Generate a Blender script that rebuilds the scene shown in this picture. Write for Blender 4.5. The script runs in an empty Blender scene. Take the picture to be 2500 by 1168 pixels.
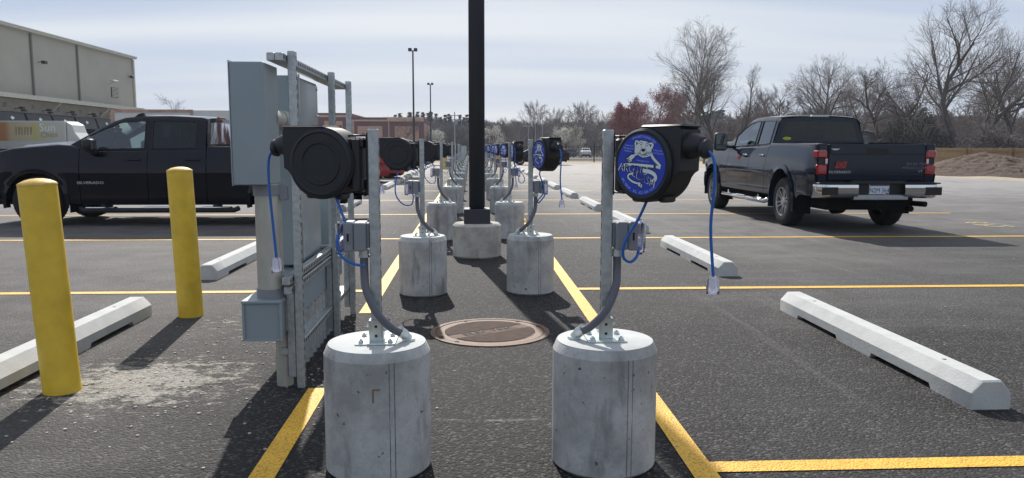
import bpy, bmesh, math, random
from mathutils import Vector, Matrix, noise
R=math.radians; PI=math.pi
# ------------------------------------------------------------ camera, world, sun
sc=bpy.context.scene; C=sc.collection
F=1916/2500; PITCH=.1167; YAW=.0523; ROLL=.0019; EYE=1.3
cd=bpy.data.cameras.new('camera'); cam=bpy.data.objects.new('camera',cd); C.objects.link(cam)
cd.sensor_width=36; cd.lens=F*36; cd.clip_start=.05; cd.clip_end=3000
fw=Vector((math.sin(YAW)*math.cos(PITCH),math.cos(YAW)*math.cos(PITCH),-math.sin(PITCH)))
rt=Vector((math.cos(YAW),-math.sin(YAW),0)); up=rt.cross(fw)
r2=rt*math.cos(ROLL)+up*math.sin(ROLL); u2=up*math.cos(ROLL)-rt*math.sin(ROLL)
cam.matrix_world=Matrix(((r2.x,u2.x,-fw.x,0),(r2.y,u2.y,-fw.y,0),(r2.z,u2.z,-fw.z,EYE),(0,0,0,1)))
sc.camera=cam
SUN_EL=R(38); SUN_AZ=R(-7.5)      # azimuth from +Y, negative = to the left
w=bpy.data.worlds.new('World'); sc.world=w; w.use_nodes=True
nt=w.node_tree; N=nt.nodes; L=nt.links; N.clear()
out=N.new('ShaderNodeOutputWorld'); bg=N.new('ShaderNodeBackground'); bg.inputs[1].default_value=.1
sky=N.new('ShaderNodeTexSky'); sky.sky_type='NISHITA'; sky.sun_disc=False
sky.sun_elevation=SUN_EL; sky.sun_rotation=SUN_AZ; sky.dust_density=1.2
tc=N.new('ShaderNodeTexCoord'); sep=N.new('ShaderNodeSeparateXYZ'); L.new(tc.outputs['Generated'],sep.inputs[0])
def mth(op,a,b=None,c=None):
    n=N.new('ShaderNodeMath'); n.operation=op
    for i,v in enumerate((a,b,c)):
        if v is None: continue
        if isinstance(v,(int,float)): n.inputs[i].default_value=v
        else: L.new(v,n.inputs[i])
    return n.outputs[0]
zz=mth('MAXIMUM',sep.outputs[2],0); zp=mth('ADD',zz,.13)
cmb=N.new('ShaderNodeCombineXYZ'); L.new(mth('DIVIDE',sep.outputs[0],zp),cmb.inputs[0]); L.new(mth('DIVIDE',sep.outputs[1],zp),cmb.inputs[1])
mp=N.new('ShaderNodeMapping'); mp.inputs['Scale'].default_value=(.16,.85,1); mp.inputs['Location'].default_value=(.4,3.3,0); mp.inputs['Rotation'].default_value=(0,0,.12); L.new(cmb.outputs[0],mp.inputs[0])
nz=N.new('ShaderNodeTexNoise'); nz.inputs['Scale'].default_value=1.5; nz.inputs['Detail'].default_value=4; nz.inputs['Roughness'].default_value=.4; L.new(mp.outputs[0],nz.inputs[0])
cr=N.new('ShaderNodeValToRGB'); cr.color_ramp.elements[0].position=.36; cr.color_ramp.elements[0].color=(3.9,4.6,6.0,1); cr.color_ramp.elements[1].position=.64; cr.color_ramp.elements[1].color=(6.2,6.5,6.9,1); L.new(nz.outputs[0],cr.inputs[0])
hz=N.new('ShaderNodeMapRange'); hz.inputs[1].default_value=0; hz.inputs[2].default_value=.10; hz.inputs[3].default_value=.55; hz.inputs[4].default_value=0; L.new(zz,hz.inputs[0])
mh=N.new('ShaderNodeMixRGB'); L.new(hz.outputs[0],mh.inputs[0]); L.new(cr.outputs[0],mh.inputs[1]); mh.inputs[2].default_value=(5.9,6.3,6.9,1)
mx=N.new('ShaderNodeMixRGB'); mx.inputs[0].default_value=.9; L.new(sky.outputs[0],mx.inputs[1]); L.new(mh.outputs[0],mx.inputs[2])
L.new(mx.outputs[0],bg.inputs[0]); L.new(bg.outputs[0],out.inputs[0])
sd=bpy.data.lights.new('sun','SUN'); sd.energy=4.8; sd.angle=R(.6); sd.color=(1,.95,.88)
so=bpy.data.objects.new('sun',sd); C.objects.link(so)
sv=Vector((math.sin(SUN_AZ)*math.cos(SUN_EL),math.cos(SUN_AZ)*math.cos(SUN_EL),math.sin(SUN_EL)))
so.rotation_euler=sv.to_track_quat('Z','Y').to_euler(); so.location=sv*60
sc.view_settings.view_transform='Standard'; sc.view_settings.look='None'; sc.view_settings.exposure=.3; sc.view_settings.gamma=1
sc.render.engine='CYCLES'
sc.cycles.max_bounces=6; sc.cycles.transparent_max_bounces=12

# ------------------------------------------------------------ materials
def lin(r,g,b):
    f=lambda c:(c/255)/12.92 if c/255<=.04045 else ((c/255+.055)/1.055)**2.4
    return (f(r),f(g),f(b),1)
class NT:
    def __init__(s,m): s.m=m; s.n=m.node_tree.nodes; s.l=m.node_tree.links
    def new(s,t,**k):
        n=s.n.new(t)
        for a,b in k.items(): setattr(n,a,b)
        return n
    def link(s,a,b): s.l.new(a,b)
    def co(s,kind='Object',scale=(1,1,1)):
        t=s.new('ShaderNodeTexCoord'); oi=s.new('ShaderNodeObjectInfo'); m=s.new('ShaderNodeMapping'); m.inputs['Scale'].default_value=scale
        if kind=='World':
            g=s.new('ShaderNodeNewGeometry'); s.link(g.outputs['Position'],m.inputs[0])
        else:
            a=s.new('ShaderNodeVectorMath',operation='ADD'); v=s.new('ShaderNodeVectorMath',operation='SCALE'); cx=s.new('ShaderNodeCombineXYZ')
            for i in range(3): s.link(oi.outputs['Random'],cx.inputs[i])
            s.link(cx.outputs[0],v.inputs[0]); v.inputs[3].default_value=37.
            s.link(t.outputs['Object'],a.inputs[0]); s.link(v.outputs[0],a.inputs[1]); s.link(a.outputs[0],m.inputs[0])
        return m.outputs[0]
    def noise(s,vec,scale,detail=3,rough=.5):
        n=s.new('ShaderNodeTexNoise'); n.inputs['Scale'].default_value=scale; n.inputs['Detail'].default_value=detail; n.inputs['Roughness'].default_value=rough; s.link(vec,n.inputs['Vector']); return n.outputs['Fac']
    def ramp(s,fac,pts):
        n=s.new('ShaderNodeValToRGB'); e=n.color_ramp.elements
        while len(e)<len(pts): e.new(.5)
        for i,(p,c) in enumerate(pts):
            e[i].position=p; e[i].color=c if len(c)==4 else (*c,1)
        s.link(fac,n.inputs[0]); return n.outputs[0]
    def mix(s,f,a,b,bt='MIX'):
        n=s.new('ShaderNodeMixRGB',blend_type=bt)
        for i,v in enumerate((f,a,b)):
            if isinstance(v,(int,float)): n.inputs[i].default_value=v if i==0 else (v,v,v,1)
            elif isinstance(v,tuple): n.inputs[i].default_value=v if len(v)==4 else (*v,1)
            else: s.link(v,n.inputs[i])
        return n.outputs[0]
    def math(s,op,a,b=0,c=None):
        n=s.new('ShaderNodeMath',operation=op)
        for i,v in enumerate((a,b,c)):
            if v is None: continue
            if isinstance(v,(int,float)): n.inputs[i].default_value=v
            else: s.link(v,n.inputs[i])
        return n.outputs[0]
def newmat(name):
    m=bpy.data.materials.new(name); m.use_nodes=True
    return m,NT(m),m.node_tree.nodes['Principled BSDF']
def mat(name,c,rough=.5,metal=0,var=.15,vs=6,vscale=(1,1,1),bump=0,bs=40,c2=None,spec=.5,coat=0,rvar=0):
    m,t,p=newmat(name); co=t.co(scale=vscale)
    if len(c)==3: c=(*c,1)
    n=t.noise(co,vs,5,.6)
    if c2: col=t.ramp(n,[(.35,c),(.65,c2)])
    elif var: col=t.mix(t.ramp(n,[(.3,(0,0,0)),(.7,(1,1,1))]),tuple(v*(1-var) for v in c[:3]),tuple(min(1,v*(1+var)) for v in c[:3]))
    else: col=None
    if col is None: p.inputs['Base Color'].default_value=c
    else: t.link(col,p.inputs['Base Color'])
    p.inputs['Roughness'].default_value=rough; p.inputs['Metallic'].default_value=metal; p.inputs['Specular IOR Level'].default_value=spec
    p.inputs['Coat Weight'].default_value=coat; p.inputs['Coat Roughness'].default_value=.03
    if rvar:
        r=t.math('MULTIPLY_ADD',n,rvar*2,rough-rvar); t.link(r,p.inputs['Roughness'])
    if bump:
        b=t.new('ShaderNodeBump'); b.inputs['Strength'].default_value=bump; b.inputs['Distance'].default_value=.01
        t.link(t.noise(co,bs,4,.6),b.inputs['Height']); t.link(b.outputs[0],p.inputs['Normal'])
    return m
def concrete(name,base,stain,seamless=False):
    m,t,p=newmat(name); co=t.co(); cs=t.co(scale=(1,1,.25))
    a=t.noise(co,3.5,6,.65); b=t.noise(cs,9,5,.6); f=t.noise(co,60,3,.7); pit=t.noise(co,34,2,.5)
    col=t.mix(t.ramp(a,[(.36,(0,0,0)),(.6,(1,1,1))]),tuple(v*.66 for v in base),tuple(v*1.1 for v in base))
    col=t.mix(t.ramp(b,[(.55,(0,0,0)),(.70,(.85,.85,.85))]),col,stain)
    col=t.mix(t.ramp(f,[(.3,(.35,.35,.35)),(.5,(0,0,0))]),col,tuple(v*.6 for v in base))
    col=t.mix(t.ramp(pit,[(.24,(1,1,1)),(.30,(0,0,0))]),col,(.09,.085,.08))
    t.link(col,p.inputs['Base Color']); p.inputs['Roughness'].default_value=.85; p.inputs['Specular IOR Level'].default_value=.3
    bu=t.new('ShaderNodeBump'); bu.inputs['Strength'].default_value=.35; bu.inputs['Distance'].default_value=.006
    t.link(t.math('ADD',f,t.ramp(pit,[(.2,(0,0,0)),(.3,(1,1,1))])),bu.inputs['Height']); t.link(bu.outputs[0],p.inputs['Normal'])
    return m
def asphalt():
    m,t,p=newmat('asphalt'); co=t.co('World')
    sep=t.new('ShaderNodeSeparateXYZ'); t.link(co,sep.inputs[0]); X,Y=sep.outputs[0],sep.outputs[1]
    v=t.new('ShaderNodeTexVoronoi'); v.inputs['Scale'].default_value=78; t.link(co,v.inputs['Vector'])
    stone=t.new('ShaderNodeSeparateColor'); t.link(v.outputs['Color'],stone.inputs[0])
    fine=t.noise(co,230,2,.6); med=t.noise(co,22,4,.6); big=t.noise(co,.35,5,.6); mid=t.noise(co,2.2,4,.55)
    streak=t.noise(t.co('World',(2.6,.12,1)),1,4,.6); sx=t.noise(t.co('World',(.25,1.6,1)),1.3,5,.65)
    col=t.ramp(stone.outputs[0],[(0,(.002,.002,.0023)),(.5,(.007,.0068,.0075)),(.80,(.028,.026,.027)),(1,(.17,.16,.165))])
    col=t.mix(.42,col,t.ramp(fine,[(.4,(.003,.003,.003)),(.7,(.046,.042,.044))]))
    col=t.mix(t.ramp(mid,[(.3,(.5,.5,.5)),(.7,(0,0,0))]),col,t.mix(.5,col,(.01,.01,.01)))
    # older dusty lot off the kerb strip; far paling also paints in sun glare
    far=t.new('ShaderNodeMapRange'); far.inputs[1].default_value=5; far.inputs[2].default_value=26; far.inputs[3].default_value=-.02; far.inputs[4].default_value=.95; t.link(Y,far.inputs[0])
    dust_glare=t.math('ADD',far.outputs[0],t.math('MULTIPLY',t.ramp(big,[(.40,(0,0,0)),(.64,(1,1,1))]),.22))
    dust_glare=t.math('ADD',dust_glare,t.math('MULTIPLY',t.ramp(sx,[(.5,(0,0,0)),(.72,(1,1,1))]),.18))
    ax=t.math('ABSOLUTE',t.math('SUBTRACT',X,.05)); inis=t.new('ShaderNodeMapRange'); inis.inputs[1].default_value=.8; inis.inputs[2].default_value=2.6; inis.inputs[3].default_value=.0; inis.inputs[4].default_value=1; t.link(ax,inis.inputs[0])
    dust_glare=t.math('MULTIPLY',dust_glare,inis.outputs[0]); dust_glare=t.math('MULTIPLY',dust_glare,t.math('MULTIPLY_ADD',mid,.9,.5))
    c0=t.new('ShaderNodeClamp'); t.link(dust_glare,c0.inputs[0])
    warm=t.new('ShaderNodeMapRange'); warm.inputs[1].default_value=-1.0; warm.inputs[2].default_value=-2.0; warm.inputs[3].default_value=0; warm.inputs[4].default_value=.20; t.link(X,warm.inputs[0])
    col=t.mix(t.math('MULTIPLY',warm.outputs[0],t.math('MULTIPLY_ADD',mid,1.2,.3)),col,(.22,.20,.185))
    ff=t.new('ShaderNodeMapRange'); ff.inputs[1].default_value=14; ff.inputs[2].default_value=46; t.link(Y,ff.inputs[0]); col=t.mix(c0.outputs[0],col,t.mix(ff.outputs[0],(.22,.212,.205),(.34,.33,.32)))  # paler far tone holds both dust and painted low-angle sun glare
    oil=t.noise(t.co('World',(1,.45,1)),1.1,3,.5); col=t.mix(t.math('MULTIPLY',t.ramp(oil,[(.60,(0,0,0)),(.70,(1,1,1))]),.45),col,t.mix(.6,col,(.008,.008,.008)))
    col=t.mix(t.math('MULTIPLY',t.ramp(streak,[(.60,(0,0,0)),(.72,(1,1,1))]),.30),col,(.2,.19,.18))
    # cement spill round the bollards and small splashes
    dx=t.math('MULTIPLY',t.math('SUBTRACT',X,-1.85),.80); dy=t.math('MULTIPLY',t.math('SUBTRACT',Y,4.35),.95)
    rr=t.math('SQRT',t.math('ADD',t.math('MULTIPLY',dx,dx),t.math('MULTIPLY',dy,dy)))
    reg=t.new('ShaderNodeMapRange'); reg.inputs[1].default_value=.1; reg.inputs[2].default_value=1.0; reg.inputs[3].default_value=.22; reg.inputs[4].default_value=-.12; t.link(rr,reg.inputs[0])
    dx2=t.math('SUBTRACT',X,-1.75); dy2=t.math('MULTIPLY',t.math('SUBTRACT',Y,5.75),.7)
    rr2=t.math('SQRT',t.math('ADD',t.math('MULTIPLY',dx2,dx2),t.math('MULTIPLY',dy2,dy2)))
    reg2=t.new('ShaderNodeMapRange'); reg2.inputs[1].default_value=.1; reg2.inputs[2].default_value=.9; reg2.inputs[3].default_value=.08; reg2.inputs[4].default_value=-.12; t.link(rr2,reg2.inputs[0])
    spn=t.math('ADD',t.math('MAXIMUM',reg.outputs[0],reg2.outputs[0]),t.noise(t.co('World',(2.2,3.4,1)),3.6,9,.80))
    spn=t.math('ADD',spn,t.math('MULTIPLY',med,.12))
    sp=t.ramp(spn,[(.665,(0,0,0)),(.735,(1,1,1))])
    brk=t.ramp(t.noise(t.co('World',(1,1.8,1)),26,5,.75),[(.42,(0,0,0)),(.56,(1,1,1))])
    col=t.mix(t.math('MULTIPLY',t.math('MULTIPLY',sp,t.math('MULTIPLY_ADD',brk,.6,.4)),.95),col,t.mix(fine,(.30,.28,.24),(.52,.49,.43)))
    dots=t.noise(co,7,3,.55); col=t.mix(t.math('MULTIPLY',t.ramp(dots,[(.735,(0,0,0)),(.76,(1,1,1))]),.55),col,(.34,.33,.31))
    # pale scuffed arcs
    def arc(cx,cy,r,wd,x0,x1,amt):
        a=t.math('SUBTRACT',X,cx); b=t.math('SUBTRACT',Y,cy); q=t.math('SQRT',t.math('ADD',t.math('MULTIPLY',a,a),t.math('MULTIPLY',b,b)))
        d=t.math('ABSOLUTE',t.math('SUBTRACT',q,r)); f=t.math('MULTIPLY',t.math('LESS_THAN',t.math('ADD',d,t.math('MULTIPLY',fine,wd*2.2)),wd*1.75),t.ramp(t.noise(co,4,4,.7),[(.4,(0,0,0)),(.6,(1,1,1))]))
        g=t.math('MULTIPLY',t.math('GREATER_THAN',X,x0),t.math('LESS_THAN',X,x1)); g=t.math('MULTIPLY',g,t.math('LESS_THAN',Y,cy))
        return t.math('MULTIPLY',t.math('MULTIPLY',f,g),amt)
    col=t.mix(arc(.13,5.1,1.47,.018,-.2,.46,.55),col,(.3,.29,.25))
    col=t.mix(arc(6.,9.,8.2,.012,.7,4.2,.25),col,(.3,.29,.28))
    t.link(col,p.inputs['Base Color']); p.inputs['Roughness'].default_value=.8; p.inputs['Specular IOR Level'].default_value=.32
    b=t.new('ShaderNodeBump'); b.inputs['Strength'].default_value=1.; b.inputs['Distance'].default_value=.009
    h=t.math('ADD',t.math('MULTIPLY',v.outputs['Distance'],-1.),t.math('MULTIPLY',fine,.5)); t.link(h,b.inputs['Height']); t.link(b.outputs[0],p.inputs['Normal'])
    return m
def paint_line():
    m,t,p=newmat('yellow line paint'); co=t.co('World')
    v=t.new('ShaderNodeTexVoronoi'); v.inputs['Scale'].default_value=95; t.link(co,v.inputs['Vector']); fine=t.noise(co,200,2,.6); mid=t.noise(co,5,5,.7)
    col=t.ramp(mid,[(.3,(.66,.35,.018)),(.7,(.84,.49,.035))])
    col=t.mix(t.ramp(t.math('ADD',v.outputs['Distance'],t.math('MULTIPLY',fine,.4)),[(.74,(0,0,0)),(.95,(.55,.55,.55))]),col,(.16,.09,.02))
    t.link(col,p.inputs['Base Color']); p.inputs['Roughness'].default_value=.6
    b=t.new('ShaderNodeBump'); b.inputs['Strength'].default_value=.7; b.inputs['Distance'].default_value=.006; t.link(t.math('MULTIPLY',v.outputs['Distance'],-1.),b.inputs['Height']); t.link(b.outputs[0],p.inputs['Normal'])
    return m
def glass(name,tint,refl=.25):
    m,t,p=newmat(name); t.n.remove(p); o=t.n['Material Output']
    tr=t.new('ShaderNodeBsdfTransparent'); tr.inputs[0].default_value=(*tint,1); gl=t.new('ShaderNodeBsdfGlossy'); gl.inputs['Roughness'].default_value=.02; gl.inputs[0].default_value=(.9,.95,1,1)
    fr=t.new('ShaderNodeFresnel'); fr.inputs[0].default_value=1.5; mx=t.new('ShaderNodeMixShader')
    t.link(t.math('ADD',fr.outputs[0],refl),mx.inputs[0]); t.link(tr.outputs[0],mx.inputs[1]); t.link(gl.outputs[0],mx.inputs[2]); t.link(mx.outputs[0],o.inputs[0]); return m
M={}
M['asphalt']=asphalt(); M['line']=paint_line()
M['conc']=concrete('pedestal concrete',(.44,.445,.44),(.17,.17,.165)); M['conc2']=concrete('pole base concrete',(.42,.41,.37),(.15,.135,.11))
M['cap']=mat('smooth concrete cap',(.44,.46,.46),.8,vs=5,bump=.1,bs=60)
M['stop']=mat('wheel stop concrete',(.455,.465,.455),.85,var=.10,vs=7,bump=.3,bs=70)
M['galv']=mat('galvanized steel',(.40,.43,.44),.42,.65,var=.22,vs=38,bump=.05,bs=30,rvar=.08)
M['zinc']=mat('zinc plated steel',(.55,.60,.60),.3,.8,var=.12,vs=30)
M['hole']=mat('dark slot',(.012,.014,.018),.9,var=0)
M['panel']=mat('grey blue enamel',(.235,.285,.31),.42,0,var=.05,vs=3)
M['panelin']=mat('grey enamel lid',(.30,.345,.36),.25,.3,var=.06,vs=3)
M['pvc']=mat('grey plastic',(.20,.215,.245),.5,var=.05)
M['cond']=mat('grey conduit rubber',(.10,.105,.13),.55,var=.06)
M['yel']=mat('yellow bollard paint',(.66,.44,.030),.42,var=.13,vs=9,bump=.12,bs=70,rvar=.06)
M['yeltop']=mat('weathered yellow paint',(.66,.44,.10),.6,var=.25,vs=30,bump=.3,bs=60)
M['blackpl']=mat('black plastic',(.017,.0195,.024),.5,var=.12,vs=20,spec=.35)
M['polep']=mat('black pole paint',(.018,.023,.033),.38,var=.08,vs=4)
M['blue']=mat('blue cord',(.012,.11,.42),.4,var=.06)
M['label']=mat('blue label',(.008,.04,.43),.45,var=.03)
M['white']=mat('white print',(.62,.70,.74),.6,var=.02); M['lblue']=mat('pale blue print',(.36,.45,.85),.6,var=.02); M['ink']=mat('black print',(.008,.009,.014),.6,var=0)
M['plug']=glass('clear plug plastic',(.86,.74,.82),.30); M['clear']=glass('clear cover plastic',(.80,.78,.90),.22); M['plugin']=mat('plug innards',(.55,.5,.6),.4,var=.2,vs=60)
M['iron']=mat('rusty cast iron',(.085,.045,.030),.8,var=.35,vs=18,bump=.4,bs=70); M['irong']=mat('worn iron rim',(.145,.082,.052),.7,var=.25,vs=20,bump=.3,bs=70); M['irond']=mat('dirty iron lettering',(.03,.022,.018),.9,var=.2)
M['rust']=mat('brown crayon',(.20,.13,.06),.9,var=.3,vs=60)
M['tblack']=mat('black truck paint',(.0035,.0045,.010),.07,var=.04,spec=.30); M['tnavy']=mat('dark navy truck paint',(.006,.012,.026),.07,var=.04,spec=.30)
M['tred']=mat('red car paint',(.23,.006,.014),.18,var=.04,coat=.9); M['twhite']=mat('white car paint',(.62,.64,.66),.25,var=.03,coat=.6); M['tsilv']=mat('grey green car paint',(.10,.13,.13),.25,.3,var=.03,coat=.6)
M['under']=mat('underbody black',(.006,.006,.007),.85,var=.2,spec=.2); M['tyre']=mat('tyre rubber',(.011,.011,.012),.8,var=.2,vs=30,bump=.2,bs=50)
M['stepc']=mat('dull step metal',(.22,.23,.24),.35,.9,var=.05); M['chrome']=mat('chrome',(.62,.64,.66),.08,1,var=.02); M['alu']=mat('silver wheel',(.42,.44,.46),.28,.85,var=.05); M['trim']=mat('black trim',(.006,.007,.009),.6,var=.05)
M['lamp']=mat('red lamp lens',(.28,.004,.01),.12,var=.15,vs=30,coat=.8); M['lampw']=mat('clear lamp lens',(.6,.6,.6),.15,var=.1,vs=60,coat=.6)
M['gdark']=glass('dark tinted glass',(.02,.026,.036),.0); M['grear']=glass('reflective rear glass',(.03,.035,.045),.35); M['pipe']=mat('weathered conduit',(.40,.40,.355),.5,.35,var=.2,vs=9,vscale=(1,1,.3)); M['gmid']=glass('tinted glass',(.10,.13,.15),.07); M['glight']=glass('green tinted glass',(.72,.88,.86),.06); M['mirror']=mat('mirror glass',(.25,.3,.3),.04,1,var=0)
M['seat']=mat('dark grey upholstery',(.018,.018,.022),.8,var=.1); M['badge']=mat('badge silver',(.5,.52,.55),.25,.6,var=0); M['decalred']=mat('red decal',(.32,.028,.022),.6,var=.08); M['decalgrey']=mat('grey decal lettering',(.13,.14,.16),.6,var=.05)
M['plate']=mat('licence plate white',(.55,.62,.66),.5,var=.03); M['plateblue']=mat('plate blue',(.01,.03,.13),.5,var=.03); M['stick']=mat('yellow sticker',(.55,.6,.02),.5,var=0)
M['wallt']=mat('taupe metal siding',(.34,.33,.285),.7,var=.06,vs=.4); M['walld']=mat('dark siding seam',(.13,.135,.12),.7,var=.05); M['cream']=mat('cream gutter',(.42,.42,.36),.6,var=.1,vs=2); M['blockw']=mat('tan block wall',(.25,.235,.20),.85,var=.12,vs=2)
M['shelter']=mat('black vinyl shelter',(.014,.016,.021),.55,var=.25,vs=2,bump=.6,bs=3)
M['tan']=mat('tan wall panel',(.46,.28,.19),.8,var=.05,vs=1); M['maroon']=mat('maroon wall panel',(.13,.05,.05),.8,var=.06,vs=1); M['tanl']=mat('pale tan band',(.52,.34,.24),.8,var=.04); M['dwin']=mat('dark window',(.02,.012,.015),.3,var=.1)
M['wood']=mat('new fence timber',(.30,.215,.12),.8,var=.2,vs=2,vscale=(4,4,.5)); M['woodd']=mat('fence rail timber',(.26,.18,.095),.8,var=.15)
M['soil']=mat('brown mulch soil',(.045,.028,.020),.95,c2=(.115,.075,.052,1),vs=9,bump=1,bs=14); M['dry']=mat('dry grass verge',(.27,.22,.15),.95,c2=(.38,.33,.25,1),vs=1.3,bump=.6,bs=20)
M['field']=mat('winter woodland floor',(.085,.068,.055),.95,c2=(.13,.105,.085,1),vs=.12); M['hill']=mat('winter hillside',(.085,.075,.075),1,c2=(.14,.12,.115,1),vs=.09,bump=1,bs=1.)
M['bark']=mat('dark bark',(.075,.062,.056),.9,var=.3,vs=3); M['bark2']=mat('pale sycamore bark',(.30,.28,.26),.85,var=.35,vs=3); M['twig']=mat('grey brown twigs',(.150,.122,.110),.9,var=.3,vs=.8); M['twig2']=mat('grey twigs',(.165,.138,.118),.9,var=.3,vs=.8)
M['twigfar']=mat('far grey twigs',(.14,.125,.125),.95,var=.3,vs=.2); M['redbud']=mat('red maple buds',(.27,.115,.11),.9,var=.35,vs=1); M['blossom']=mat('white blossom',(.72,.70,.62),.9,var=.2,vs=2); M['ever']=mat('evergreen foliage',(.035,.048,.040),.95,var=.4,vs=1); M['vine']=mat('dark vine tangle',(.060,.058,.046),.95,var=.4,vs=1)
M['lampgal']=mat('pale lamp post',(.30,.32,.33),.5,.4,var=.05); M['orange']=mat('orange truck panel',(.52,.20,.06),.5,c2=(.58,.50,.22,1),vs=.35); M['pale']=mat('pale trailer paint',(.46,.47,.46),.5,var=.06,vs=1); M['chip']=mat('brown chips print',(.28,.2,.1),.7,var=.3,vs=9)
M['house']=mat('grey house siding',(.20,.22,.24),.8,var=.05); M['roof']=mat('grey roof shingles',(.16,.15,.15),.9,var=.1); M['dark']=mat('dark metal',(.015,.016,.02),.5,var=.1); M['rusty']=mat('rust streaked rail',(.35,.28,.24),.8,c2=(.30,.13,.08,1),vs=1.5)
def orange_panel():
    m,t,p=newmat('printed snack panel'); tcn=t.new('ShaderNodeTexCoord'); s=t.new('ShaderNodeSeparateXYZ'); t.link(tcn.outputs['Object'],s.inputs[0])
    f=t.new('ShaderNodeMapRange'); f.inputs[1].default_value=-3.4; f.inputs[2].default_value=2.9; t.link(s.outputs[0],f.inputs[0])
    t.link(t.ramp(f.outputs[0],[(0,(.34,.14,.06)),(.2,(.42,.19,.07)),(.27,(.48,.38,.22)),(.52,(.46,.43,.30)),(.58,(.46,.42,.16)),(.70,(.45,.44,.33)),(1,(.44,.44,.42))]),p.inputs['Base Color']); p.inputs['Roughness'].default_value=.5; return m
M['snack']=orange_panel()

# ------------------------------------------------------------ mesh helpers
class MB:
    def __init__(s): s.v=[]; s.f=[]; s.mi=[]; s.k=0; s.T=None
    def P(s,p):
        p=Vector(p); s.v.append(s.T@p if s.T else p); return len(s.v)-1
    def face(s,ids): s.f.append(tuple(ids)); s.mi.append(s.k)
    def poly(s,pts): s.face([s.P(p) for p in pts])
    def box(s,x0,x1,y0,y1,z0,z1):
        i=[s.P(p) for p in ((x0,y0,z0),(x1,y0,z0),(x1,y1,z0),(x0,y1,z0),(x0,y0,z1),(x1,y0,z1),(x1,y1,z1),(x0,y1,z1))]
        for f in ((0,3,2,1),(4,5,6,7),(0,1,5,4),(1,2,6,5),(2,3,7,6),(3,0,4,7)): s.face([i[j] for j in f])
    def bbox(s,x0,x1,y0,y1,z0,z1,b=.01):
        # chamfered box: two rings inset at top/bottom plus corner chamfers
        rings=[]
        for z,d in ((z0,b),(z0+b,0),(z1-b,0),(z1,b)):
            a0,a1,c0,c1=x0+d,x1-d,y0+d,y1-d
            rings.append([s.P(p) for p in ((a0+b,c0,z),(a1-b,c0,z),(a1,c0+b,z),(a1,c1-b,z),(a1-b,c1,z),(a0+b,c1,z),(a0,c1-b,z),(a0,c0+b,z))])
        for q in range(3):
            for j in range(8): s.face((rings[q][j],rings[q][(j+1)%8],rings[q+1][(j+1)%8],rings[q+1][j]))
        s.face(rings[0][::-1]); s.face(rings[3])
    def ring(s,c,n,r,seg,ph=0):
        n=Vector(n).normalized(); a=n.orthogonal().normalized() if abs(n.z)<.99 else Vector((1,0,0)); b=n.cross(a)
        return [s.P(Vector(c)+(a*math.cos(2*PI*i/seg+ph)+b*math.sin(2*PI*i/seg+ph))*r) for i in range(seg)]
    def cyl(s,p0,p1,r0,r1=None,seg=12,caps=True):
        r1=r0 if r1 is None else r1; d=Vector(p1)-Vector(p0); A=s.ring(p0,d,r0,seg); B=s.ring(p1,d,r1,seg)
        for i in range(seg): s.face((A[i],A[(i+1)%seg],B[(i+1)%seg],B[i]))
        if caps: s.face(A[::-1]); s.face(B)
    def tube(s,pts,r,seg=8,caps=True):
        pts=[Vector(p) for p in pts]; rs=r if isinstance(r,(list,tuple)) else [r]*len(pts); prev=None; a=None
        for i,p in enumerate(pts):
            d=(pts[min(i+1,len(pts)-1)]-pts[max(i-1,0)]).normalized()
            if a is None: a=d.orthogonal().normalized()
            a=(a-d*a.dot(d)).normalized(); b=d.cross(a)
            ring=[s.P(p+(a*math.cos(2*PI*j/seg)+b*math.sin(2*PI*j/seg))*rs[i]) for j in range(seg)]
            if prev:
                for j in range(seg): s.face((prev[j],prev[(j+1)%seg],ring[(j+1)%seg],ring[j]))
            elif caps: s.face(ring[::-1])
            prev=ring
        if caps: s.face(prev)
    def lathe(s,prof,seg=24,axis='z',c=(0,0,0),close=False):
        rings=[]
        for r,h in prof:
            rg=[]
            for i in range(seg):
                a=2*PI*i/seg; u,v=r*math.cos(a),r*math.sin(a)
                p={'z':(u,v,h),'y':(u,h,v),'x':(h,u,v)}[axis]
                rg.append(s.P((p[0]+c[0],p[1]+c[1],p[2]+c[2])))
            rings.append(rg)
        for A,B in zip(rings,rings[1:]):
            for i in range(seg): s.face((A[i],A[(i+1)%seg],B[(i+1)%seg],B[i]))
        if not close:
            if prof[0][0]>1e-5: s.face(rings[0][::-1])
            if prof[-1][0]>1e-5: s.face(rings[-1])
    def prism(s,poly,h0,h1,axis='y'):
        f={'y':lambda u,v,h:(u,h,v),'z':lambda u,v,h:(u,v,h),'x':lambda u,v,h:(h,u,v)}[axis]
        A=[s.P(f(u,v,h0)) for u,v in poly]; B=[s.P(f(u,v,h1)) for u,v in poly]; n=len(poly)
        for i in range(n): s.face((A[i],A[(i+1)%n],B[(i+1)%n],B[i]))
        s.face(A[::-1]); s.face(B)
    def grid(s,pts):
        ids=[[s.P(p) for p in row] for row in pts]
        for i in range(len(ids)-1):
            for j in range(len(ids[0])-1): s.face((ids[i][j],ids[i+1][j],ids[i+1][j+1],ids[i][j+1]))
    def addmesh(s,verts,faces,T):
        o=len(s.v)
        for p in verts: s.P(T@Vector(p))
        for f in faces: s.face([o+i for i in f])
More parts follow.
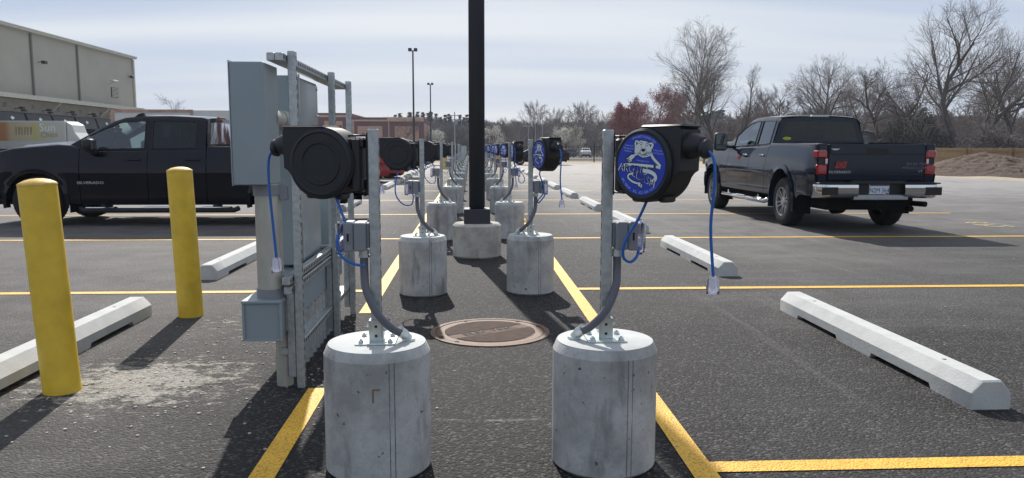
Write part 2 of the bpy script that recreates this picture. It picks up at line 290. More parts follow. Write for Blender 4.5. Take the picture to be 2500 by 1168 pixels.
def build(name,mb,mats,parent=None,smooth=None,bevel=0,fix=True,loc=None):
    me=bpy.data.meshes.new(name); me.from_pydata([tuple(v) for v in mb.v],[],mb.f)
    for m in (mats if isinstance(mats,(list,tuple)) else [mats]): me.materials.append(M[m] if isinstance(m,str) else m)
    if len(me.materials)>1: me.polygons.foreach_set('material_index',mb.mi)
    if fix:
        b=bmesh.new(); b.from_mesh(me); bmesh.ops.recalc_face_normals(b,faces=b.faces); b.to_mesh(me); b.free()
    if smooth is not None:
        me.polygons.foreach_set('use_smooth',[True]*len(me.polygons)); me.set_sharp_from_angle(angle=R(smooth))
    me.update(); o=bpy.data.objects.new(name,me); C.objects.link(o)
    if parent: o.parent=parent
    if loc: o.location=loc
    if bevel:
        bm=o.modifiers.new('bevel','BEVEL'); bm.width=bevel; bm.segments=2; bm.limit_method='ANGLE'; bm.angle_limit=R(40)
    return o
def tag(o,label=None,cat=None,group=None,kind=None):
    for k,v in (('label',label),('category',cat),('group',group),('kind',kind)):
        if v: o[k]=v
    return o
def thing(name,label,cat,loc=(0,0,0),rz=0,group=None,kind=None):
    o=bpy.data.objects.new(name,None); o.empty_display_size=.2; C.objects.link(o); o.location=loc; o.rotation_euler=(0,0,rz); return tag(o,label,cat,group,kind)
def copy_tree(o,parent=None):
    c=o.copy(); C.objects.link(c); c.parent=parent
    for ch in KIDS(o): copy_tree(ch,c)
    return c
def KIDS(o): return [x for x in bpy.data.objects if x.parent==o]
_tc={}
def textmesh(txt):
    if txt not in _tc:
        cu=bpy.data.curves.new('t','FONT'); cu.body=txt; cu.size=1; cu.resolution_u=2; cu.align_x='CENTER'
        o=bpy.data.objects.new('t',cu); C.objects.link(o); bpy.context.view_layer.update()
        me=bpy.data.meshes.new_from_object(o.evaluated_get(bpy.context.evaluated_depsgraph_get()))
        _tc[txt]=([tuple(v.co) for v in me.vertices],[tuple(p.vertices) for p in me.polygons])
        bpy.data.objects.remove(o); bpy.data.curves.remove(cu); bpy.data.meshes.remove(me)
    return _tc[txt]
def text(mb,txt,size,origin,ux,uy,sx=1,shear=0):
    v,f=textmesh(txt); ux=Vector(ux)*size*sx; uy=Vector(uy)*size; n=ux.cross(uy).normalized(); uy2=uy+ux*shear
    T=Matrix(((ux.x,uy2.x,n.x,origin[0]),(ux.y,uy2.y,n.y,origin[1]),(ux.z,uy2.z,n.z,origin[2]),(0,0,0,1))); mb.addmesh(v,f,T)
def spline(pts,n=6):
    P=[Vector(p) for p in pts]; P=[P[0]*2-P[1]]+P+[P[-1]*2-P[-2]]; o=[]
    for i in range(1,len(P)-2):
        for k in range(n):
            t=k/n; a,b,c,d=P[i-1],P[i],P[i+1],P[i+2]
            o.append(.5*((2*b)+(c-a)*t+(2*a-5*b+4*c-d)*t*t+(3*b-a-3*c+d)*t**3))
    o.append(P[-2]); return o
ORD=['nearest','second','third','fourth','fifth','sixth','seventh','eighth','ninth','tenth','eleventh','twelfth','thirteenth','fourteenth','fifteenth','sixteenth','seventeenth','eighteenth','nineteenth','twentieth']

# ------------------------------------------------------------ ground and markings
def gz(y): return 0 if y<68 else -(y-68)*.008
mb=MB(); ys=[-20,20,62,68]+[68+k*12 for k in range(1,16)]+[300,420,700]
mb.grid([[(x,y,gz(min(y,300))-.02) for y in ys] for x in (-400,-200,-90,-30,0,40,90,200,420)])
tag(build('ground',mb,'field',smooth=30),kind='structure')
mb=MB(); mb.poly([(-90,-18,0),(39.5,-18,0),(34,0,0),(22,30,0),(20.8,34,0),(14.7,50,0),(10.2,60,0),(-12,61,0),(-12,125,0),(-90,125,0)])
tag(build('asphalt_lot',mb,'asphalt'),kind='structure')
random.seed(3); mb=MB()
edge=[(39.8,-18),(34.2,0),(22.1,30),(20.9,34),(14.8,50),(10.2,59.8),(-12,60.8)]; outer=[(70,-18),(60,0),(38,32),(32,40),(26,62),(22,72),(-12,74)]
rows=[]
for (a,b) in zip(zip(edge,outer),zip(edge[1:],outer[1:])):
    for k in range(10):
        t=k/10; e=Vector(a[0]).lerp(Vector(b[0]),t); o=Vector(a[1]).lerp(Vector(b[1]),t)
        rows.append([(p.x,p.y,gz(p.y)-.016+(0 if j==0 else .03+.07*noise.noise(Vector((p.x*.6,p.y*.6,0))))) for j in range(7) for p in [e.lerp(o,(j/6)**1.5)]])
mb.grid(rows); tag(build('grass_verge',mb,'dry',smooth=60),kind='structure')
mb=MB(); z=.004; LW=.052
def strip(x0,x1,y0,y1): mb.poly([(x0,y0,z),(x1,y0,z),(x1,y1,z),(x0,y1,z)])
LY=[3.03+4.06*k for k in range(15)]
strip(-.83-LW,-.83+LW,-6,4.17); strip(-.83-LW,-.83+LW,6.1,60); strip(.93-LW,.93+LW,-6,60)
for k,y in enumerate(LY):
    strip(.93+LW,9.6 if k!=2 else 14,y-LW,y+LW)
    if k: strip(-9.6,-.83-LW,y-LW-.02,y+LW-.02)
tag(build('parking_lines',mb,'line'),kind='structure')
mb=MB(); text(mb,'672',.62,(9.0,12.9,.004),(0,-1,0),(-1,0,0)); mb.T=None
M['worn']=mat('faded stencil paint',(.42,.34,.16),.7,var=.3,vs=30)
tag(build('stall_number_marking',mb,'worn'),kind='structure')

# ------------------------------------------------------------ manhole
t=thing('manhole_cover','round rusty cast iron manhole cover marked ELECTRIC, set in the asphalt between the rows','manhole',(.13,5.43,0))
mb=MB(); mb.lathe([(.42,0),(.42,.008),(.385,.009),(.384,.004),(.378,.004)],64,close=True); build('frame_ring',mb,'irong',t,smooth=30)
mb=MB(); mb.lathe([(.0001,.007),(.376,.007),(.376,0)],64,close=True); lid=build('lid',mb,'irong',t)
mb=MB(); d=Vector((math.cos(R(32)),math.sin(R(32)),0)); nn=Vector((-d.y,d.x,0)); rr=.315
mb.lathe([(.0001,.0085),(.318,.0085),(.318,.006)],56,close=True)
ribd=Vector((math.cos(R(62)),math.sin(R(62)),0)); ribn=Vector((-ribd.y,ribd.x,0))
for k in range(-24,25):
    o=k*.0125; h=math.sqrt(max(0,rr*rr-o*o))
    if h<.02: continue
    segs=[(-h,h)]
    # leave a plain band for the lettering
    for a,b in segs:
        n=24
        for i in range(n):
            s0=a+(b-a)*i/n; s1=a+(b-a)*(i+1)/n; pm=ribn*o+ribd*((s0+s1)/2)
            if abs(pm.dot(nn))<.05: continue
            p0=ribn*o+ribd*s0; p1=ribn*o+ribd*s1; wv=ribn*.003
            mb.poly([p0-wv+Vector((0,0,.012)),p0+wv+Vector((0,0,.012)),p1+wv+Vector((0,0,.012)),p1-wv+Vector((0,0,.012))])
            mb.poly([p0-wv*1.4+Vector((0,0,.0086)),p1-wv*1.4+Vector((0,0,.0086)),p1-wv+Vector((0,0,.012)),p0-wv+Vector((0,0,.012))])
            mb.poly([p0+wv*1.4+Vector((0,0,.0086)),p1+wv*1.4+Vector((0,0,.0086)),p1+wv+Vector((0,0,.012)),p0+wv+Vector((0,0,.012))])
build('tread_ribs',mb,'iron',lid,fix=False)
mb=MB(); text(mb,'ELECTRIC',.095,tuple(-nn*.03+Vector((0,0,.0125))),d,nn,1.05); build('lettering',mb,'irond',lid)
mb=MB()
for a in (205,232,20,55,118): mb.lathe([(.0001,.0096),(.017,.0096)],10,close=True,c=(.40*math.cos(R(a))*.93,.40*math.sin(R(a))*.93,0))
build('bolt_hole',mb,'hole',lid)

# ------------------------------------------------------------ wheel stops
def stop_mesh(Ln):
    mb=MB(); prof=[(-.105,0),(-.105,.085),(-.05,.148),(.05,.148),(.105,.085),(.105,0)]
    st=[0,.012,.34,.36,.98,1.0,Ln-1.0,Ln-.98,Ln-.36,Ln-.34,Ln-.012,Ln]; up=[0,0,0,.03,.03,0,0,.03,.03,0,0,0]
    rings=[]
    for i,(y,u) in enumerate(zip(st,up)):
        e=.008 if i in (0,len(st)-1) else 0; rings.append([mb.P((x*(1-e*6),y,max(zc-e*(1 if zc>.1 else 0),u if zc==0 else 0))) for x,zc in prof])
    for A,B in zip(rings,rings[1:]):
        for j in range(5): mb.face((A[j],A[j+1],B[j+1],B[j]))
        mb.face((A[5],A[0],B[0],B[5]))
    mb.face(rings[0][::-1]); mb.face(rings[-1])
    mb.k=1
    for y in (.4,Ln-.4): mb.lathe([(.0001,.1486),(.012,.1486)],8,close=True,c=(0,y,0))
    return mb
wsp=build('wheel_stop',stop_mesh(2.44),['stop','hole'],smooth=25)
first=True
for side,X in (('right',2.59),('left',-2.575)):
    for k in range(14 if side=='right' else 13):
        o=wsp if first else wsp.copy()
        if not first: C.objects.link(o)
        first=False
        o.location=(X+.012*k*(1 if side=='right' else -1),3.67+4.07*k+.05*random.uniform(-1,1)*(k>2),0); o.rotation_euler=(0,0,R(random.uniform(-.4,.4)) if k>1 else 0)
        where='black pickup' if side=='left' else 'navy pickup'
        tag(o,f'{ORD[k]} pale concrete wheel stop from the camera in the {side} line of stalls',
            'wheel stop','concrete wheel stops along both sides of the reel rows')

# ------------------------------------------------------------ power pedestals
H0=.517
def strut(mb,p,length,axis='z',open_dir='y',size=.041,slots='-x',step=.048,holek=1):
    """channel with slots, p = centre of lower end"""
    h=size/2; x,y,zb=p; th=.0025
    if axis=='z': mb.bbox(x-h,x+h,y-h,y+h,zb,zb+length,.003)
    else: mb.bbox(x-h,x+h,y,y+length,zb-h,zb+h,.003)
    k0=mb.k; mb.k=holek; n=int(length/step)
    for i in range(n):
        s=(i+.5)*step
        if axis=='z':
            sg=-1 if '-' in slots else 1
            if 'x' in slots: xx=x+sg*(h+.0008); mb.poly([(xx,y-.006,zb+s-.013),(xx,y+.006,zb+s-.013),(xx,y+.006,zb+s+.013),(xx,y-.006,zb+s+.013)])
            else: yy=y+sg*(h+.0008); mb.poly([(x-.006,yy,zb+s-.013),(x+.006,yy,zb+s-.013),(x+.006,yy,zb+s+.013),(x-.006,yy,zb+s+.013)])
        else:
            xx=x+h+.0008; mb.poly([(xx,y+s-.010,zb-.009),(xx,y+s+.010,zb-.009),(xx,y+s+.010,zb+.009),(xx,y+s-.010,zb+.009)])
    mb.k=k0
_MB=MB
def pedestal(mark=False):
    t=thing('power_pedestal','x','power pedestal')
    def MB():
        m=_MB(); m.T=Matrix.Diagonal((-1,1,1,1)) if mark else None; return m
    mb=MB(); rr=.2125; random.seed(5)
    mb.lathe([(rr-.012,0),(rr,.012),(rr+.001,.25),(rr,H0-.036),(rr-.003,H0-.031),(rr-.013,H0-.006),(rr-.017,H0-.002)],72,close=True)
    a=R(-62); 
    base=build('concrete_base',mb,'conc',t,smooth=30)
    mb=MB(); mb.lathe([(.1955,H0-.003),(.1955,H0+.0012),(.193,H0+.002),(.0001,H0+.002)],56,close=True); build('cap',mb,'cap',base,smooth=30)
    mb=MB(); a=R(-111 if mark else -71); ux=Vector((-math.sin(a),math.cos(a),0)); ur=Vector((math.cos(a),math.sin(a),0))
    for s,wd in ((-.011,.0022),(.009,.0018)):
        c=ur*(rr+.0006)+ux*s
        mb.poly([c-ux*wd+Vector((0,0,.01)),c+ux*wd+Vector((0,0,.01)),c+ux*wd+Vector((0,0,H0-.035)),c-ux*wd+Vector((0,0,H0-.035))])
    build('mould_seam',mb,M['seam'],base)
    if mark:
        mb=MB(); 
        for (a0,a1,z0,z1) in ((-92.5,-91,.33,.385),(-99,-91,.378,.385)):
            n=6
            for i in range(n):
                p=[R(a0+(a1-a0)*(i+q)/n) for q in (0,1)]; r_=rr+.0012
                mb.poly([(r_*math.cos(p[0]),r_*math.sin(p[0]),z0),(r_*math.cos(p[1]),r_*math.sin(p[1]),z0),(r_*math.cos(p[1]),r_*math.sin(p[1]),z1),(r_*math.cos(p[0]),r_*math.sin(p[0]),z1)])
        build('crayon_mark',mb,'rust',base)
    mb=MB(); strut(mb,(0,0,H0+.012),.84); build('post',mb,['galv','hole'],t)
    mb=MB(); mb.bbox(-.08,.08,-.075,.075,H0+.002,H0+.009,.002)
    pl=build('base_plate',mb,'zinc',t)
    mb=MB(); mb.bbox(-.029,-.023,-.026,.026,H0+.009,H0+.092,.001); mb.bbox(.023,.029,-.026,.026,H0+.009,H0+.092,.001); mb.bbox(-.0229,.0229,-.029,-.0225,H0+.009,H0+.092,.001)
    mb.k=1
    for zc in (H0+.03,H0+.068): mb.lathe([(.0001,-.0296),(.006,-.0296)],10,'y',(0,0,zc),close=True)
    mb.k=0; mb.cyl((.03,0,H0+.07),(.04,0,H0+.07),.011,seg=6); mb.cyl((-.03,0,H0+.05),(-.038,0,H0+.05),.009,seg=6)
    build('post_socket',mb,['zinc','hole'],t)
    for sx in (-1,1):
        for sy in (-1,1):
            mb=MB(); c=(sx*.058,sy*.052,0); mb.cyl((c[0],c[1],H0+.009),(c[0],c[1],H0+.0115),.014,seg=12); mb.cyl((c[0],c[1],H0+.0115),(c[0],c[1],H0+.021),.0105,seg=6); mb.cyl((c[0],c[1],H0+.021),(c[0],c[1],H0+.026),.005,seg=8)
            build('bolt',mb,'zinc',pl,smooth=30)
    mb=MB(); mb.bbox(.032,.078,-.055,.055,.892,1.004,.004); mb.bbox(.080,.118,-.056,.056,.890,1.006,.005); mb.bbox(.0225,.032,-.02,.02,.90,1.0,.002)
    mb.bbox(.088,.108,-.060,-.0562,.925,.97,.002); mb.k=1; mb.bbox(.095,.103,-.0615,-.0604,.932,.963,.0005); mb.k=0
    bx=build('outlet_box',mb,['pvc','hole'],t)
    mb=MB(); pts=[]; 
    mb.bbox(.119,.152,-.05,.05,.872,1.01,.012); build('clear_cover',mb,'clear',bx,smooth=50)
    mb=MB(); mb.tube(spline([(.045,0,.875),(.045,-.004,.81),(.035,-.03,.735),(-.01,-.06,.645),(-.07,-.045,.578),(-.105,-.01,.552)],6),.0165,12)
    cd_=build('conduit',mb,'cond',t,smooth=60)
    mb=MB(); mb.cyl((.045,0,.892),(.045,0,.87),.021,seg=12); mb.cyl((.045,0,.872),(.045,0,.862),.024,seg=8)
    mb.cyl((-.092,-.022,.566),(-.112,-.003,.545),.022,seg=8); mb.cyl((-.112,-.003,.545),(-.126,.006,.525),.019,seg=10); mb.cyl((-.126,.006,.530),(-.126,.006,.519),.027,seg=10)
    build('fitting',mb,'zinc',cd_,smooth=30)
    return t
M['seam']=mat('seam shadow line',(.17,.17,.17),.9,var=.3,vs=20)
PL=[(-.382,3.13),(-.43,6.95),(-.415,11.1),(-.365,15.5)]; PR=[(.546,3.13),(.532,7.0),(.552,11.22),(.585,15.5)]
for k in range(4,18): PL.append((-.39+random.uniform(-.02,.02),3.2+4.07*k)); PR.append((.575+random.uniform(-.02,.02),3.2+4.07*k))
pedR=pedestal(); pedL=pedestal(True); 
LEFTX=['with a brown crayon mark on its base','just behind the nearest left one','','']
def ped_label(side,k):
    return f'{ORD[k]} concrete power pedestal from the camera in the {side} row, with grey outlet box'
for side,PP,proto,rz in (('right',PR,pedR,0),('left',PL,pedL,0)):
    for k,(x,y) in enumerate(PP):
        if k==0: o=proto
        else:
            o=copy_tree(pedR if side=='right' else pedL)
            for ch in list(bpy.data.objects):
                if ch.name.startswith('crayon_mark') and ch.parent and ch.parent.parent==o: bpy.data.objects.remove(ch)
        o.location=(x,y,0); o.rotation_euler=(0,0,R(random.uniform(-2.5,2.5)) if k>1 else 0)
        if k>2: o.scale=(1,1,random.uniform(.985,1.02))
        lb=ped_label(side,k)
        if k==0 and side=='left': lb='nearest concrete power pedestal in the left row, brown crayon mark on its base'
        tag(o,lb,'power pedestal','power pedestals in two rows')

# ------------------------------------------------------------ cord reels
def reel(side,phi,cordpts,hang,detail,shift=(0,0)):
    t=thing('cord_reel','x','cord reel')
    ca,sa=math.cos(phi),math.sin(phi)
    T=Matrix(((ca,-sa,0,shift[0]),(sa,ca,0,shift[1]),(0,0,1,0),(0,0,0,1)))
    cx,cz,rr=.2,1.235,.142; hy=.058
    out=[]
    for a in range(95,345,6): out.append((cx+rr*math.cos(R(a)),cz+rr*math.sin(R(a))))
    out=[(cx-rr*.1,cz+rr)]+out+[(cx+.148,cz-.03),(cx+.165,cz-.02),(cx+.168,cz+.128),(cx+.15,cz+.142)]
    mb=MB(); mb.T=T; mb.prism(out,-hy,hy,'y')
    body=build('casing',mb,'blackpl',t,smooth=35,bevel=.022)
    mb=MB(); mb.T=T
    mb.bbox(cx-.02,cx+.172,-.062,.062,cz+.136,cz+.148,.006)           # lid plate on top
    for a in (215,245,298): mb.bbox(cx+rr*math.cos(R(a))-.018,cx+rr*math.cos(R(a))+.018,-.035,.035,cz+rr*math.sin(R(a))-.016,cz+rr*math.sin(R(a))+.012,.006)
    mb.bbox(cx-.168,cx-.11,-.034,.034,cz-.105,cz-.06,.006); mb.bbox(cx-.168,cx-.10,-.034,.034,cz+.06,cz+.10,.006); mb.bbox(cx-.158,cx-.125,-.05,.05,cz-.11,cz+.10,.008)
    build('mounting_lug',mb,'blackpl',body,smooth=35)
    mb=MB(); mb.T=T; mb.lathe([(.138,-.054),(.136,-.068),(.126,-.076),(.118,-.074),(.0001,-.073)],48,'y',(cx,0,cz),close=True)
    mb.lathe([(.138,.054),(.134,.066),(.122,.070),(.118,.066),(.088,.066),(.085,.070),(.078,.070),(.075,.066),(.03,.066),(.0001,.067)],48,'y',(cx,0,cz),close=True)
    build('cover_ring',mb,'blackpl',body,smooth=35)
    mb=MB(); mb.T=T; mb.lathe([(.052,cx+.15),(.046,cx+.19),(.036,cx+.215),(.030,cx+.226)],20,'x',(0,0,cz+.072))
    mb.lathe([(.030,cx+.222),(.036,cx+.228),(.034,cx+.243),(.012,cx+.249)],16,'x',(0,0,cz+.06))
    build('nozzle',mb,'blackpl',t,smooth=40)
    mb=MB(); mb.T=T
    mb.tube([(.026,0,cz+.10),(.034,0,cz+.108),(cx-.09,0,cz+.108)],.004,6); mb.tube([(.026,0,cz-.108),(.034,0,cz-.115),(cx-.10,0,cz-.115)],.004,6); mb.cyl((.03,0,cz-.115),(.03,0,cz+.105),.004,seg=6)
    mb.T=None; q_=-1 if side=='left' else 1; a_,b_=sorted((q_*.021,q_*.027)); mb.bbox(a_,b_,-.012,.012,cz-.125,cz+.12,.001)
    if shift[0]:
        for zq in (cz+.108,cz-.115): mb.tube([(q_*.024,0,zq),(shift[0]+.026*ca,shift[1]+.026*sa,zq)],.004,6)
    build('bracket',mb,'blackpl',t)
    # label
    mb=MB(); mb.T=T; lr=.1145; mb.lathe([(.0001,-.0752),(lr,-.0752),(lr,-.0742)],48,'y',(cx,0,cz),close=True)
    lab=build('label_disc',mb,'label',t)
    def LP(u,v,d): return (cx+u*lr,-.0752-d,cz+v*lr)
    def lpoly(mb,pts,d): mb.poly([LP(u,v,d) for u,v in pts])
    def arctext(mb,s,rad,a0,a1,size,inward,d):
        n=len(s)
        for i,ch in enumerate(s):
            if ch==' ': continue
            a=R(a0+(a1-a0)*i/(n-1)); u,v=rad*math.cos(a),rad*math.sin(a)
            if inward: ux=(-math.sin(a),0,math.cos(a)); uy=(-math.cos(a),0,-math.sin(a))
            else: ux=(math.sin(a),0,-math.cos(a)); uy=(math.cos(a),0,math.sin(a))
            text(mb,ch,size,LP(u,v,d),ux,uy,1.)
    head=[(-.276,.39),(-.27,.60),(-.285,.72),(-.25,.79),(-.18,.80),(-.10,.755),(-.04,.79),(.06,.775),(.20,.76),(.30,.705),(.40,.72),(.48,.71),(.515,.65),(.48,.55),(.43,.50),(.42,.40),(.40,.30),(.24,.25),(.07,.235),(-.08,.28),(-.18,.34)]
    def stroke(mb,pts,w,d,n=5):
        P=spline([(u,v,0) for u,v in pts],n); L_=[];R_=[]
        for i,p in enumerate(P):
            q=(P[min(i+1,len(P)-1)]-P[max(0,i-1)]).normalized(); nn=Vector((-q.y,q.x,0))*w/2; L_.append(p+nn); R_.append(p-nn)
        for i in range(len(P)-1): lpoly(mb,[(L_[i].x,L_[i].y),(L_[i+1].x,L_[i+1].y),(R_[i+1].x,R_[i+1].y),(R_[i].x,R_[i].y)],d)
    ARM=[(.10,.34),(.28,.385),(.40,.36),(.52,.20),(.74,.02),(.80,-.05)]; BACK=[(.80,-.09),(.60,-.055),(.1,-.02),(-.5,.0),(-.74,-.02)]
    LOOP=[(.1,-.20),(.36,-.22),(.58,-.32),(.60,-.46),(.44,-.58)]; TAIL=[(-.33,-.30),(-.50,-.33),(-.53,-.44),(-.35,-.56),(-.12,-.615)]; LARM=[(-.02,.385),(-.18,.345),(-.28,.31)]
    if detail:
        mb=MB(); mb.T=T
        lpoly(mb,[((u-.1)*1.08+.1,(v-.5)*1.10+.5) for u,v in head],.0003)
        stroke(mb,ARM,.15,.0003,8); stroke(mb,BACK,.13,.0003); stroke(mb,LOOP,.19,.0003); stroke(mb,TAIL,.12,.0003); stroke(mb,LARM,.12,.0003)
        lpoly(mb,[(-.24,.36),(-.44,.36),(-.68,.22),(-.58,.05),(-.34,.14),(-.22,.26)],.0003); lpoly(mb,[(-.16,-.56),(.0,-.55),(.12,-.66),(.04,-.80),(-.12,-.72)],.0003)
        build('artwork_outline',mb,'ink',lab,fix=False)
        mb=MB(); mb.T=T; lpoly(mb,head,.0006)
        stroke(mb,ARM,.095,.0006,8); stroke(mb,BACK,.085,.0006); stroke(mb,LOOP,.13,.0006); stroke(mb,TAIL,.065,.0006); stroke(mb,LARM,.07,.0006)
        lpoly(mb,[(-.25,.33),(-.42,.32),(-.53,.24),(-.46,.12),(-.34,.19),(-.26,.26)],.0006)
        for q in range(3): stroke(mb,[(-.50+.055*q,.22-.045*q),(-.62+.045*q,.19-.055*q)],.028,.0006,2)
        lpoly(mb,[(-.13,-.59),(-.03,-.58),(.08,-.67),(.03,-.76),(-.09,-.70)],.0006)
        text(mb,'ARCTIC',.36*lr,LP(-.36,-.26,.0006),(1,0,-.10),(0.15,0,1),.98); text(mb,'LEASH',.34*lr,LP(.10,-.55,.0006),(1,0,-.40),(.2,0,1),1.0)
        build('artwork_white',mb,'white',lab,fix=False)
        mb=MB(); mb.T=T
        lpoly(mb,[(.09+.085*math.cos(q*.52),.475+.055*math.sin(q*.52)) for q in range(12)],.0009)
        lpoly(mb,[(-.22,.76),(-.13,.70),(-.20,.62)],.0009); lpoly(mb,[(.33,.66),(.43,.66),(.39,.56)],.0009)
        for ex,ey in ((-.01,.655),(.245,.62)): lpoly(mb,[(ex+.035*math.cos(q),ey+.02*math.sin(q)) for q in range(6)],.0009); stroke(mb,[(ex-.08,ey+.03),(ex,ey+.08),(ex+.08,ey+.03)],.016,.0009,3)
        stroke(mb,[(.02,.62),(-.01,.50),(-.06,.40)],.012,.0009); stroke(mb,[(.19,.60),(.20,.48),(.24,.36)],.012,.0009); stroke(mb,[(-.08,.37),(.02,.33),(.14,.33),(.24,.35)],.022,.0009)
        stroke(mb,[(-.12,.30),(.05,.285),(.3,.31)],.014,.0009); lpoly(mb,[(.53,.0),(.62,.0),(.62,-.11),(.53,-.10)],.0009); lpoly(mb,[(.02,-.60),(.045,-.61),(-.01,-.74),(-.035,-.73)],.0009)
        text(mb,'ARCTIC',.33*lr,LP(-.35,-.245,.0010),(1,0,-.10),(0.15,0,1),1.0); text(mb,'LEASH',.31*lr,LP(.10,-.535,.0010),(1,0,-.40),(.2,0,1),1.02)
        build('artwork_black',mb,'ink',lab,fix=False)
        mb=MB(); mb.T=T
        arctext(mb,'WWW.ARCTICLEASH.COM',.88,112,53,.105*lr,False,.0006)
        arctext(mb,'APC GROUP, INC.',.95,212,261,.12*lr,True,.0006); arctext(mb,'623.266.4109',.95,267,308,.12*lr,True,.0006)
        for s,u,v,sz in (('Cable Reel',-.52,.60,.085),('Management',-.54,.51,.085),('Solutions',-.56,.42,.085),('Professional',.66,.44,.075),('Cord Systems',.68,.35,.08),('Retractable Cord',.08,.10,.07)):
            text(mb,s,sz*lr,LP(u,v,.0006),(1,0,-.10),(0,0,1))
        build('printed_text',mb,'lblue',lab,fix=False)
    else:
        mb=MB(); mb.T=T; lpoly(mb,head,.0006)
        stroke(mb,ARM,.13,.0006,4); stroke(mb,BACK,.13,.0006,3); stroke(mb,LOOP,.15,.0006,3); stroke(mb,TAIL,.09,.0006,3); lpoly(mb,[(-.25,.33),(-.42,.32),(-.6,.18),(-.5,.10),(-.34,.19)],.0006)
        text(mb,'LEASH',.34*lr,LP(.10,-.55,.0006),(1,0,-.40),(.2,0,1),1.0)
        build('artwork_white',mb,'white',lab,fix=False)
        mb=MB(); mb.T=T; text(mb,'ARCTIC',.33*lr,LP(-.35,-.245,.0010),(1,0,-.10),(0.15,0,1),1.0); build('artwork_black',mb,'ink',lab,fix=False)
    mb=MB(); mb.tube(spline(cordpts,6),.0058,8); build('supply_cord',mb,'blue',t,smooth=60); mb=MB(); mb.tube(spline(hang,5),.0058,8); build('hanging_cord',mb,'blue',t,smooth=60)
    e=Vector(hang[-1]); mb=MB(); mb.lathe([(.010,.002),(.012,0),(.021,-.012),(.021,-.03),(.024,-.034),(.024,-.062),(.022,-.062)],14,'z',tuple(e)); pg=build('plug',mb,'plug',t,smooth=40)
    mb=MB(); mb.bbox(e.x-.011,e.x+.011,e.y-.011,e.y+.011,e.z-.045,e.z-.004,.003); build('plug_core',mb,'plugin',pg)
    return t
def tip(phi,r=.445,z=1.295): return (r*math.cos(phi),r*math.sin(phi),z)
def hangpts(phi,zend=.835,sw=.012):
    dx=.05 if sw==.03 else (.027 if sw==.031 else 0)
    sw=.015 if dx else sw
    return [(a+dx,b,c) for a,b,c in hp_(phi,zend,sw)]
def hp_(phi,zend,sw):
    x,y,z=tip(phi); f=(math.cos(phi),math.sin(phi)); x-=f[0]*.01; y-=f[1]*.01
    return [(x,y,z),(x+f[0]*.035,y+f[1]*.035,z-.04),(x+f[0]*.04,y+f[1]*.04,z-.14),(x+f[0]*.03,y+f[1]*.03,z-.28),(x+f[0]*.03+sw,y+f[1]*.03,zend)]
def unrot(pts,side): return [(-a,-b,c) for a,b,c in pts] if side=='left' else pts
def put_reel(o,side,k,lab=None):
    x,y=(PR if side=='right' else PL)[k]; o.location=(x,y,0)
    tag(o,lab or f'{ORD[k]} black cord reel from the camera in the {side} row, on its galvanized post','cord reel','black cord reels with blue cords in two rows')
p=R(-52); o=reel('right',p,[(.145,-.115,1.12),(.135,-.115,1.09),(.107,-.1,1.02),(.063,-.085,.937),(.055,-.075,.872),(.085,-.06,.845),(.115,-.05,.865),(.128,-.03,.90)],hangpts(p,.835,.031),True,(.027,0))
put_reel(o,'right',0,'nearest black cord reel with large round blue bear label, in the right row')
p=R(-69); o=reel('right',p,[(.08,-.13,1.11),(.07,-.12,1.06),(.10,-.1,.98),(.11,-.08,.90),(.06,-.07,.83),(.07,-.06,.81),(.115,-.05,.86),(.13,-.03,.90)],hangpts(p,.86,.03),True,(.05,0))
put_reel(o,'right',1,'second black cord reel in the right row, narrow oval view of blue bear label')
p=R(-84); r3=reel('right',p,[(.05,-.13,1.11),(.06,-.12,1.06),(.12,-.1,.98),(.19,-.08,.90),(.21,-.07,.83),(.17,-.06,.79),(.13,-.05,.82),(.13,-.03,.90)],hangpts(p,.80,.02),False,(.075,0)); put_reel(r3,'right',2,'third black cord reel in the right row, turned edge-on so no label shows')
p=R(-58); pr=reel('right',p,[(.10,-.13,1.11),(.09,-.12,1.06),(.10,-.1,.98),(.10,-.08,.90),(.06,-.07,.83),(.09,-.06,.80),(.12,-.05,.86),(.13,-.03,.90)],hangpts(p,.86),False); put_reel(pr,'right',3)
p=R(161); o=reel('left',p,[(-.16,.03,1.12),(-.15,.02,1.09),(-.13,0,1.04),(-.115,-.02,1.0),(-.14,-.05,.95),(-.13,-.055,.88),(-.08,-.06,.845),(-.035,-.055,.835)],hangpts(p,.84),True)
put_reel(o,'left',0,'nearest black cord reel showing its plain ringed back, left row beside the grey cabinets')
p=R(172); pl=reel('left',p,[(-.2,0,1.12),(-.215,-.02,1.05),(-.23,-.05,.96),(-.22,-.06,.87),(-.16,-.06,.80),(-.09,-.06,.80),(-.075,-.055,.86),(-.08,-.05,.90)],hangpts(p,.95,.10),False); put_reel(pl,'left',1)
for k in range(4,18):
    c=copy_tree(pr); put_reel(c,'right',k); c.rotation_euler=(0,0,R(random.uniform(-9,9)))
for k in range(2,18):
    c=copy_tree(pl); put_reel(c,'left',k); c.rotation_euler=(0,0,R(random.uniform(-14,2)))

# ------------------------------------------------------------ light pole on its base
t=thing('light_pole','tall square black light pole on a wide concrete base between the two rows','light pole',(.07,9.33,0))
mb=MB(); mb.lathe([(.27,0),(.287,.02),(.29,.2),(.289,.375),(.27,.397),(.262,.402),(.0001,.402)],72,close=True); build('concrete_base',mb,'conc2',t,smooth=35)
mb=MB(); mb.bbox(-.155,.155,-.155,.155,.402,.575,.006); build('base_cover',mb,'polep',t)
mb=MB(); mb.bbox(-.093,.093,-.093,.093,.575,8.4,.02); build('pole',mb,'polep',t,smooth=50)
mb=MB()
for s in (-1,1): mb.bbox(s*.55-.32,s*.55+.32,-.2,.2,8.28,8.38,.02); mb.box(min(0,s*.24),max(0,s*.24),-.03,.03,8.3,8.36)
build('lamp_head',mb,'polep',t)

